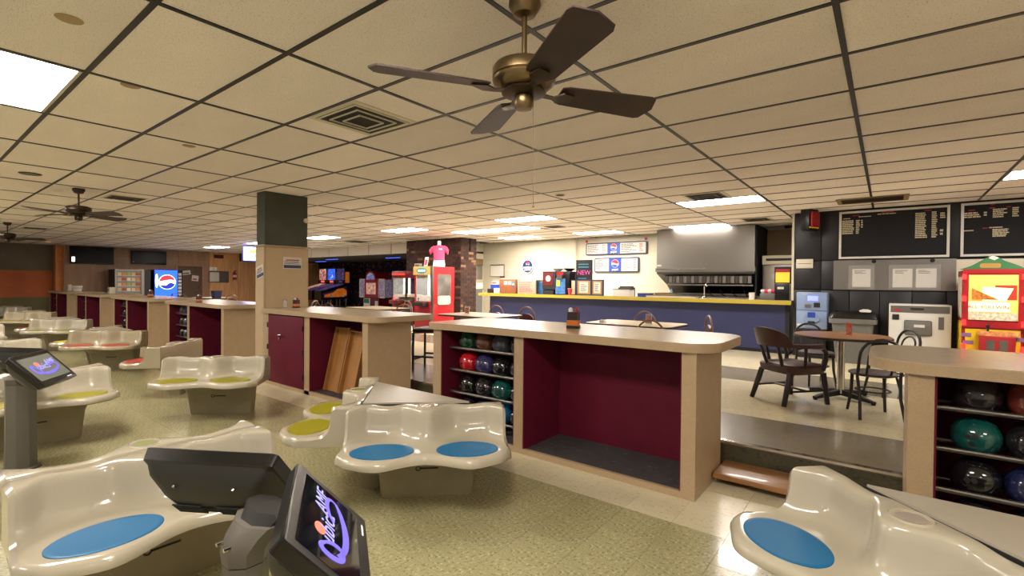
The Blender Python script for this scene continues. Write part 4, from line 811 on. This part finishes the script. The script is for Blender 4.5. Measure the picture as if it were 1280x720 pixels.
bx('display', 'lcd', t, -.06, .09, -.265, -.26, 1.17, 1.25); bx('keypad', 'blackm', t, .03, .12, -.267, -.26, 1.06, 1.14); bx('bill_slot', 'grey', t, -.1, -.01, -.275, -.26, 1.05, 1.11, bev=.008); MB().lathe([(.001, 0), (.13, 0), (.11, .02), (.001, .025)], 24, sy=1).xf(Matrix.Translation((0, -.255, .87)) @ Matrix.Rotation(R(90), 4, 'X') @ Matrix.Diagonal((1, .7, 1, 1))).build('coin_bowl', 'kiosk', t); bx('coin_mouth', 'blackm', t, -.05, .05, -.285, -.27, .78, .83); bx('badge', 'pblue', t, -.055, .055, -.285, -.278, .89, .98); bx('label_plate', 'paper', t, -.21, -.1, -.258, -.255, .74, .78)
t = thing('trash_can', 'grey trash can with a black bag against the black wall', 'bin', (-.43, 9.42, ZU)); MB().loft([[(p[0], p[1], z) for p in rrect(-x, x, -y_, y_, .05, 4)] for z, x, y_ in ((0, .21, .17), (.62, .27, .22), (.63, .31, .25), (.70, .31, .25), (.72, .26, .2))]).build('body', 'trash', t)
MB().loft([[(p[0]*random.uniform(.96, 1.02), p[1]*random.uniform(.96, 1.02), z) for p in rrect(-x, x, -y_, y_, .05, 4)] for z, x, y_ in ((.70, .315, .255), (.78, .29, .23), (.81, .25, .2), (.76, .2, .15))]).build('bag', 'bag', t); MB().loft([[(p[0]+.16, p[1]-.05, z) for p in rrect(-x, x, -.03, .03, .01, 3)] for z, x in ((.79, .06), (.83, .08), (.85, .03))]).build('wrapper', 'paper', t)
t = thing('ball_polisher', 'white panelled machine with a grey door against the black wall', 'machine', (.37, 9.5, ZU)); bx('body', 'dish', t, -.35, .35, -.3, .23, 0, .95, bev=.01); bx('control_strip', 'grey', t, -.33, .33, -.305, -.3, .83, .93); bx('label_slot', 'blackm', t, -.1, .05, -.308, -.305, .87, .90); bx('door', 'trash', t, -.17, .14, -.32, -.3, .5, .72, bev=.02); bx('handle', 'dish', t, -.06, .06, -.33, -.32, .62, .66); bx('coin_slot', 'blackm', t, -.31, -.23, -.31, -.3, .72, .8); bx('switch_plate', 'grey', t, .21, .27, -.31, -.3, .6, .78); bx('warning_label', 'txtr', t, -.29, -.22, -.307, -.305, .85, .88)
# candy machine
t = thing('candy_machine', 'red and yellow lit candy crane machine with red marquee lamps', 'machine', (1.09, 8.9, ZU)); w = .29
bx('cabinet', 'redp', t, -w, w, -.02, .55, 0, 1.44, bev=.01); bx('lower_front', 'yel', t, -w+.03, w-.03, -.035, -.02, .12, .66); bx('window_glow', 'candl', t, -w+.05, w-.05, -.032, -.02, .78, 1.38)
fr = MB()
for a in ((-w, w, .68, .76), (-w, w, 1.39, 1.45), (-w, -w+.055, .76, 1.39), (w-.055, w, .76, 1.39)): fr.box(a[0], a[1], -.05, -.02, a[2], a[3])
fr.build('window_frame', 'redp', t); bx('window_band', 'candr', t, .02, w-.07, -.036, -.032, 1.05, 1.24); bx('sign_plate', 'wash', t, -.26, .16, -.04, -.036, .89, 1.02); [text(w_, .062, 'pred', t, (x_, -.042, .95)) for w_, x_ in (('ALL', -.19), ('YOU', -.055), ('WIN', .09))]; MB().prism([(-.1, 1.22), (.19, 1.2), (.12, 1.03), (-.1, 1.03)], -.04, -.036, 'y').build('logo_shape', 'wash', t); MB().prism([(-.2, 1.2), (-.12, 1.15), (.06, 1.05), (-.2, 1.05)], -.044, -.04, 'y').build('cartoon_patch', mat('patch_orange', '#c77a2c', .5, var=.7, scale=25), t)
bx('product_heap', 'candy', t, -w+.06, w-.06, -.034, -.03, .78, .88)
cb = bx('coin_box', 'redp', t, -.13, .2, -.16, -.035, .2, .58, bev=.015)
for x in (-.03, .09): bx('coin_slot', 'steel', cb, x-.04, x+.04, -.165, -.16, .4, .53)
bx('price_label', 'pblue', cb, .04, .15, -.165, -.16, .25, .38); bx('control_deck', mat('deck_mix', '#c98a54', .5, var=.6, scale=20), t, -.14, .24, -.12, -.035, .58, .64); MB().cyl((-.05, -.1, .64), (-.05, -.1, .71), .012).sphere((-.05, -.1, .71), .022, 12, 8).build('joystick', 'blackm', t)
for x, z in ((-.24, .55), (-.22, .45), (.26, .52), (.25, .32), (.27, .25)): bx('sticker', mat('sticker_violet', '#7a5a86', .5), t, x-.06, x+.04, -.038, -.035, z, z+.05)
tp = MB().prism([(-.32, 1.45), (.32, 1.45), (.26, 1.49), (.12, 1.56), (.04, 1.62), (0, 1.64), (-.06, 1.6), (-.2, 1.5)], .05, .12, 'y').build('topper', 'grn', t); MB().prism([(-.04, 1.6), (0, 1.637), (.06, 1.6), (.02, 1.57)], .046, .05, 'y').build('snow_cap', 'paper', tp); MB().prism(rrect(-.12, .08, 1.47, 1.53, .02, 3), .046, .05, 'y').build('artwork', 'cork', tp)
for z in (.1, .42, .74, 1.06, 1.35):
    for sx in (-1, 1): MB().cyl((sx*(w-.012), -.06, z-.035), (sx*(w-.012), -.06, z+.035), .022, n=10).build('marquee_lamp', 'led', t)
bx('side_artwork', 'yel', t, -w-.006, -w, .03, .5, .15, .75); bx('side_window', 'offw', t, -w-.006, -w, .05, .45, .8, 1.35)

# ------------------------------------------------------------------ arcade corner
def pinball(x, y, mg, side, label):
    t = thing('pinball_machine', label, 'pinball machine', (x, y, ZU), 0, 'pinball machines')
    bx('backbox', 'black', t, -.34, .34, 0, .25, 1.1, 1.82); bx('backglass', mg, t, -.30, .30, -.01, 0, 1.28, 1.8); bx('display', 'lred' if mg != 'back3' else 'back3', t, -.14, .14, -.012, 0, 1.15, 1.25); bx('side_figure', side, t, .34, .346, .02, .23, 1.15, 1.65)
    MB().prism([(.2, 1.1), (.2, .42), (-1.15, .36), (-1.15, .78)], -.28, .28, 'x').build('cabinet', 'black', t)
    p = [(.15, 1.0), (.15, .5), (-1.0, .45), (-1.05, .66)]
    MB().prism(p, .28, .285, 'x').build('side_art', mat('side_violet', '#53366e', .5), t)
    MB().prism([(-1.0, .50), (-.98, .60), (-.55, .70), (-.35, .86), (-.05, .9), (.12, .80), (.14, .56), (-.2, .50)], .285, .289, 'x').build('car_art', side, t)
    for yy in (-.65, -.05): MB().cyl((.285, yy, .55), (.292, yy, .55), .06, n=16).build('wheel_art', 'dish', t)
    MB().prism([(.0, 1.1), (.0, 1.085), (-1.14, .775), (-1.14, .79)], -.26, .26, 'x').build('playfield_glass', 'back3' if mg != 'back1' else 'back1', t)
    for sx in (-.25, .25):
        for yy in (.12, -1.08): MB().cyl((sx, yy, 0), (sx, yy, .42), .022, n=8).build('leg', 'steel', t)
ORG = mat('car_orange', '#c8681a', .4, emit=.35, var=.3, scale=4); 
pinball(-21.66, 13.0, 'back1', 'yel', 'pinball machine with a warm red backglass'); pinball(-20.91, 13.0, 'back2', 'yel', 'pinball machine with a bright blue backglass'); pinball(-20.16, 13.0, 'back3', ORG, 'pinball machine with an orange car on its side')
t = thing('redemption_game', 'red and white domed arcade game with side windows', 'arcade game', (-17.3, 12.6, ZU)); bx('plinth', 'redd', t, -.55, .55, 0, .8, 0, .55); bx('body', mat('game_red', '#8c1a22', .4), t, -.45, .45, 0, .8, .55, 1.35); bx('playfield', mat('game_art', '#c99a86', .5, var=.6, scale=9, emit=.35), t, -.32, .32, -.012, 0, .68, 1.16)
MB().prism(arc(0, 1.3, .36, 0, 180, 12)+[(-.36, 1.2), (.36, 1.2)], -.03, .7, 'y').build('dome', 'redp', t); MB().prism(arc(0, 1.3, .28, 0, 180, 12), -.04, -.03, 'y').build('dome_art', mat('dome_mix', '#7f86b8', .5, var=.6, scale=10, emit=.3), t)
for sx in (-1, 1):
    bx('side_window', mat('game_side', '#8a7a92', .4, var=.6, scale=14, emit=.25), t, sx*.66-.2, sx*.66+.2, .05, .75, .55, 1.3); f = MB(); 
    for a in ((-.21, .21, .53, .57), (-.21, .21, 1.28, 1.33), (-.21, -.17, .57, 1.28), (.17, .21, .57, 1.28)): f.box(sx*.66+a[0], sx*.66+a[1], .03, .06, a[2], a[3])
    f.build('window_frame', 'offw', t)
bx('coin_door', 'dish', t, -.48, -.05, -.02, 0, .12, .5); bx('prize_label', 'grn', t, -.45, -.1, -.03, -.02, .3, .48); bx('leaflet', 'paper', t, .3, .5, -.02, 0, .1, .4)
t = thing('driving_game', 'dark sit-down arcade cabinet with a blue glow', 'arcade game', (-15.2, 12.6, ZU)); bx('cabinet', 'black', t, -.4, .4, 0, .7, 0, 1.1); bx('screen', 'scr2', t, -.3, .3, -.012, 0, .8, 1.05); MB().loft([[(p[0], p[1]-.2, z) for p in rrect(-.25+i, .25-i, -.12+i, .12-i, .04, 3)] for z, i in ((.62, 0), (.7, .03))]).build('control_deck', 'bluel', t)
# crane machines
def crane(x, y, w, d, h, body, label, sign):
    t = thing('crane_machine', label, 'crane machine', (x, y, ZU)); 
    bx('base_cabinet', body, t, -w/2, w/2, 0, d, 0, .72, bev=.008); bx('roof', body, t, -w/2, w/2, 0, d, h-.2, h, bev=.008)
    for sx in (-1, 1):
        for yy in (.02, d-.02): bx('corner_post', 'blackm' if not sign else 'redp', t, sx*(w/2-.02)-.02, sx*(w/2-.02)+.02, yy-.02, yy+.02, .72, h-.2)
    bx('back_panel', 'blackm', t, -w/2+.03, w/2-.03, d-.03, d-.01, .72, h-.2); bx('prize_heap', 'candy', t, -w/2+.03, w/2-.03, .04, d-.05, .72, .86)
    bx('front_glass', 'glass', t, -w/2+.04, w/2-.04, .008, .014, .72, h-.2)
    for sx in (-.12, .1): MB().cyl((sx, .3, .86), (sx, .3, h-.2), .03, n=8).build('light_tube', 'tubew', t)
    if sign:
        bx('side_panel', 'redp', t, w/2-.012, w/2+.012, .02, d, .7, h-.01); sp = MB().prism(rrect(.16, d-.14, .62, 1.42, .07, 5), w/2+.012, w/2+.016, 'x').build('side_window', mat('side_glass', '#5f5c55', .2, var=.4, scale=3, emit=.1), t); MB().prism(rrect(.17, d-.15, .63, .86, .06, 4), w/2+.016, w/2+.019, 'x').build('prizes', 'candy', t)
        bx('corner_strip', 'steel', t, w/2-.03, w/2+.02, -.03, .02, 0, h); bx('marquee', 'cork', t, -w/2, w/2-.04, -.05, 0, h-.22, h-.0); MB().prism(arc(-.02, h-.11, .2, 0, 360, 24)[:-1], -.055, -.05, 'y').xf(Matrix.Translation((0, 0, (h-.11)*.62)) @ Matrix.Diagonal((1, 1, .38, 1))).build('marquee_oval', 'teal', t); mb = MB(); textlines(mb, -.15, .12, h-.135, h-.085, -.055, 1, .9, (1, 1)); mb.build('print', 'txtw', t)
    else: bx('marquee', 'candr', t, -w/2+.04, w/2-.04, -.03, 0, h-.12, h-.06)
    dk = bx('control_deck', 'redd' if not sign else 'blackm', t, -.2, .2, -.2, 0, .6, .7, bev=.02); MB().cyl((-.08, -.1, .70), (-.08, -.1, .78), .01, n=8).sphere((-.08, -.1, .79), .02, 10, 8).build('joystick', 'led' if not sign else 'blackm', dk)
    return t
crane(-9.52, 8.55, .68, .78, 1.62, 'redp', 'bright red crane machine with teal oval sign before the brick pillar', True)
crane(-11.0, 8.95, .62, .7, 1.52, 'redd', 'dark red crane machine with white light tubes beside the bright red one', False)
t = thing('torso_mannequin', 'headless torso mannequin in a pink T-shirt on the red crane machine', 'mannequin', (-9.42, 9.0, ZU+1.62), R(35))
def ell(z, a, b, cy=0, n=24): return [(a*math.cos(2*math.pi*i/n), cy+b*math.sin(2*math.pi*i/n), z) for i in range(n)]
MB().loft([ell(0, .155, .10), ell(.06, .16, .105), ell(.15, .15, .10), ell(.2, .135, .09), ell(.52, .12, .07), ell(.56, .06, .05), ell(.60, .045, .045), ell(.66, .05, .05), ell(.69, .035, .035)]).build('body', 'skin', t)
sh = MB().loft([ell(.17, .15, .11), ell(.24, .142, .10), ell(.33, .15, .105), ell(.42, .165, .115), ell(.5, .175, .10), ell(.55, .14, .08), ell(.575, .065, .058)])
for sx in (-1, 1): sh.loft([[(sx*(cx_+r*.35*math.cos(2*math.pi*k/12)*.5), r*.8*math.sin(2*math.pi*k/12), cz+r*math.cos(2*math.pi*k/12)) for k in range(12)] for cx_, cz, r in ((.12, .5, .075), (.19, .46, .075), (.245, .39, .07))])
sh.build('t_shirt', 'pink', t); bx('chest_print', 'txtw', t, .02, .1, -.118, -.112, .45, .475)
t = thing('price_card', 'small pink and white card beside the mannequin', 'card', (-9.78, 8.85, ZU+1.62)); o = MB().box(-.07, .07, -.006, 0, 0, .27).xf(Matrix.Rotation(R(-12), 4, 'X')).build('sheet', 'paper', t); MB().box(-.05, .05, -.009, -.006, .05, .2).xf(Matrix.Rotation(R(-12), 4, 'X')).build('print', 'pink', t)
t = thing('alarm_box', 'cream box on the brick pillar above the dark crane machine', 'box', (-11.15, 9.846, 1.9)); bx('case', 'offw', t, -.13, .13, -.09, 0, -.08, .08, bev=.008); bx('grille', 'grey', t, -.08, .08, -.092, -.09, -.04, .04)
t = thing('tractor_stool', 'black pedestal stool before the bright red crane machine', 'stool', (-9.4, 7.9, ZU)); MB().lathe([(.05, .74), (.2, .80), (.21, .84), (.15, .82), (.001, .8)], 24).build('seat', 'black', t); MB().cyl((0, 0, .04), (0, 0, .76), .028).build('post', 'blackm', t); MB().lathe([(.22, 0), (.22, .015), (.05, .05), (.03, .06)], 24).build('base', 'blackm', t)

# ------------------------------------------------------------------ far wall
XW = -24.1
def tv(y0, y1, z0, z1, label, glint):
    t = thing('wall_television', label, 'television', (XW, 0, 0)); bx('case', 'black', t, .05, .12, y0, y1, z0, z1, bev=.01); bx('screen', 'smoke', t, .12, .124, y0+.03, y1-.03, z0+.05, z1-.03); bx('bracket', 'blackm', t, 0, .05, (y0+y1)/2-.2, (y0+y1)/2+.2, z0+.15, z1-.15); bx('corner_mark', 'sodaw' if glint else 'dish', t, .124, .126, y0+.05, y0+(.14 if glint else .09), z0+.07, z0+(.25 if glint else .09))  # glint paints a bright spot into the screen corner as a glowing patch
tv(4.2, 5.5, 2.0, 2.65, 'larger wall television with a painted glint in its corner on the wood wall', True); tv(6.05, 7.25, 2.05, 2.6, 'second wall television above the glowing drinks machine', False)
t = thing('snack_machine', 'black snack vending machine with lit shelves by the wood wall', 'vending machine', (XW, 0, ZU)); D = .8
bx('cabinet', 'black', t, .02, D-.02, 5.35, 6.5, 0, 1.6); bx('window_glow', 'vendl', t, D-.02, D-.01, 5.42, 6.18, .5, 1.56); fm = MB()
for a in ((5.36, 5.42, .3, 1.6), (6.18, 6.28, .3, 1.6), (5.42, 6.18, .42, .5), (5.42, 6.18, 1.55, 1.6)): fm.box(D-.02, D+.05, a[0], a[1], a[2], a[3])
fm.build('window_frame', 'steel', t)
for r_ in range(5):
    z = .55+r_*.2; bx('shelf', 'dish', t, D-.01, D+.03, 5.42, 6.18, z, z+.02)
    for k in range(5 if r_ > 0 else 0): bx('snack_packet', mat('snack%d' % ((r_*3+k) % 6), ['#c9b28a', '#c77b3c', '#8fa34a', '#b8a07a', '#a8452f', '#d0c8b4'][(r_*3+k) % 6], .6, emit=.25), t, D-.008, D+.015, 5.45+k*.145, 5.56+k*.145, z+.02, z+.13)
bx('payment_panel', 'dgrey', t, D-.02, D, 6.28, 6.5, .2, 1.55)
t = thing('drinks_vending_machine', 'glowing blue drinks vending machine by the wood wall', 'vending machine', (XW, 0, ZU)); bx('cabinet', 'black', t, .02, D, 6.62, 7.62, 0, 1.62); bx('front', 'sodab', t, D, D+.02, 6.64, 7.42, .1, 1.6); bx('button_strip', 'blackm', t, D, D+.02, 7.42, 7.6, .1, 1.6)
for k in range(7): bx('button', 'dish', t, D+.02, D+.03, 7.45, 7.57, .55+.14*k, .65+.14*k)
g = Matrix.Translation((D+.02, 7.06, 1.12)) @ Matrix.Rotation(R(90), 4, 'Z')
gt = bpy.data.objects.new('logo_globe', None); 
def gpart(nm, poly, y0, y1, m): MB().prism(poly, y0, y1, 'y').xf(g).build(nm, m, t)
gpart('logo_disc', arc(0, 0, .3, 0, 350, 30), -.01, 0, 'sodaw'); gpart('logo_wave', [(.28*math.cos(R(a)), .28*math.sin(R(a))) for a in range(15, 176, 10)]+[(-.1, .06), (.1, .1)], -.016, -.01, 'sodar'); gpart('logo_wave', [(.28*math.cos(R(a)), .28*math.sin(R(a))) for a in range(205, 350, 10)]+[(.1, -.02), (-.05, -.14)], -.016, -.01, 'sodan')
gpart('bubble_art', [(-.36+.05*math.cos(R(a)), .05+.28*math.sin(R(a))) for a in range(0, 360, 20)], -.004, 0, 'sodaw')
d = struct(bx('door_1', mat('door_brown', '#5c4232', .5), None, XW, XW+.05, 7.68, 8.62, ZU, 2.02), 'brown door in the wood wall with two papers'); f = MB()
for a in ((7.6, 7.68, ZU, 2.1), (8.62, 8.7, ZU, 2.1), (7.68, 8.62, 2.02, 2.1)): f.box(XW, XW+.06, a[0], a[1], a[2], a[3])
f.build('door_frame', 'wood2', d); MB().cyl((XW+.05, 8.5, 1.12), (XW+.12, 8.5, 1.12), .035).build('door_knob', 'bronze', d)
for y, z, w, h, a, lb in ((7.98, 1.74, .36, .18, 8, 'wide paper taped high on the brown door'), (8.34, 1.5, .26, .24, -6, 'square paper taped low on the brown door')):
    t = thing('taped_paper', lb, 'paper', (XW+.052, y, z)); bx('sheet', 'paper', t, 0, .004, -w/2, w/2, -h/2, h/2); bx('print', 'txtd' if w > .3 else 'txtr', t, .004, .006, -w/2+.04, w/2-.06, -h*.3, -h*.05); t.rotation_euler = (R(a), 0, 0)
t = thing('towel_dispenser', 'steel and white dispenser panel on the wood wall', 'dispenser', (XW, 9.3, 1.58)); bx('plate', 'steel', t, 0, .06, -.42, .42, -.26, .26); bx('sheet', 'paper', t, .06, .065, -.38, .0, -.22, .2)
t = thing('exit_light', 'small white emergency light box above the dispenser', 'light', (XW, 9.05, 1.93)); bx('case', 'white', t, 0, .1, -.15, .15, -.08, .08, bev=.01); MB().cyl((.1, 0, 0), (.12, 0, 0), .05).build('lens', 'dish', t)
t = thing('fire_extinguisher', 'red fire extinguisher on the wood wall', 'extinguisher', (XW+.1, 9.95, 1.45)); MB().lathe([(.07, 0), (.08, .02), (.08, .3), (.04, .38), (.025, .4)], 16).build('cylinder', 'redp', t); MB().tube([(0, 0, .4), (.03, 0, .44), (.06, .05, .42)], .015, 6).build('valve', 'blackm', t); MB().lathe([(.081, .12), (.081, .22)], 16).build('label_band', 'paper', t); bx('bracket', 'blackm', t, -.1, -.07, -.03, .03, .1, .2)
t = thing('wall_vent', 'dark red vent high on the wood wall', 'vent', (XW, 9.3, 2.5)); bx('frame', 'redd', t, 0, .03, -.2, .2, -.08, .08)
for k in range(4): bx('slat', 'blackm', t, .03, .04, -.18, .18, -.065+k*.035, -.05+k*.035)
t = thing('neon_sign', 'glowing blue framed sign hanging beyond the pier', 'sign', (-17.6, 7.9, 2.36), R(66)); bx('case', 'blackm', t, -.3, .3, 0, .08, -.24, .24); f = MB()
for a in ((-.3, .3, .2, .24), (-.3, .3, -.24, -.2), (-.3, -.26, -.2, .2), (.26, .3, -.2, .2)): f.box(a[0], a[1], -.03, 0, a[2], a[3])
f.build('tube_border', 'neonb', t); bx('panel', 'neonw', t, -.26, .26, -.012, 0, -.2, .2); bx('logo_patch', 'neono', t, -.1, .26, -.018, -.012, .02, .14); bx('logo_patch', 'neong', t, .05, .2, -.018, -.012, -.14, .0)
for x in (-.2, .2): MB().cyl((x, .04, .24), (x, .04, ZC-2.36), .008, n=6).build('hanger', 'steel', t)
t = thing('blue_bin', 'dark blue bin on a table beyond the pier', 'bin', (-15.95, 6.1, ZU+.68)); MB().loft([[(p[0], p[1], z) for p in rrect(-x, x, -x, x, .03, 3)] for z, x in ((0, .1), (.2, .12), (.21, .13), (.22, .13), (.22, .11), (.05, .09))]).build('body', 'navy', t); bx('label_plate', 'pblue', t, -.06, .06, -.118, -.11, .06, .14)
t = thing('security_camera', 'small white camera on the dark top of the beige pier', 'camera', (-6.91, 3.84, 2.32)); MB().cyl((.06, 0, 0), (.14, -.05, -.01), .035, n=12).sphere((.14, -.05, -.01), .034, 12, 8).build('body', 'offw', t); MB().cyl((0, 0, 0), (.07, 0, 0), .015, n=8).build('bracket', 'offw', t)
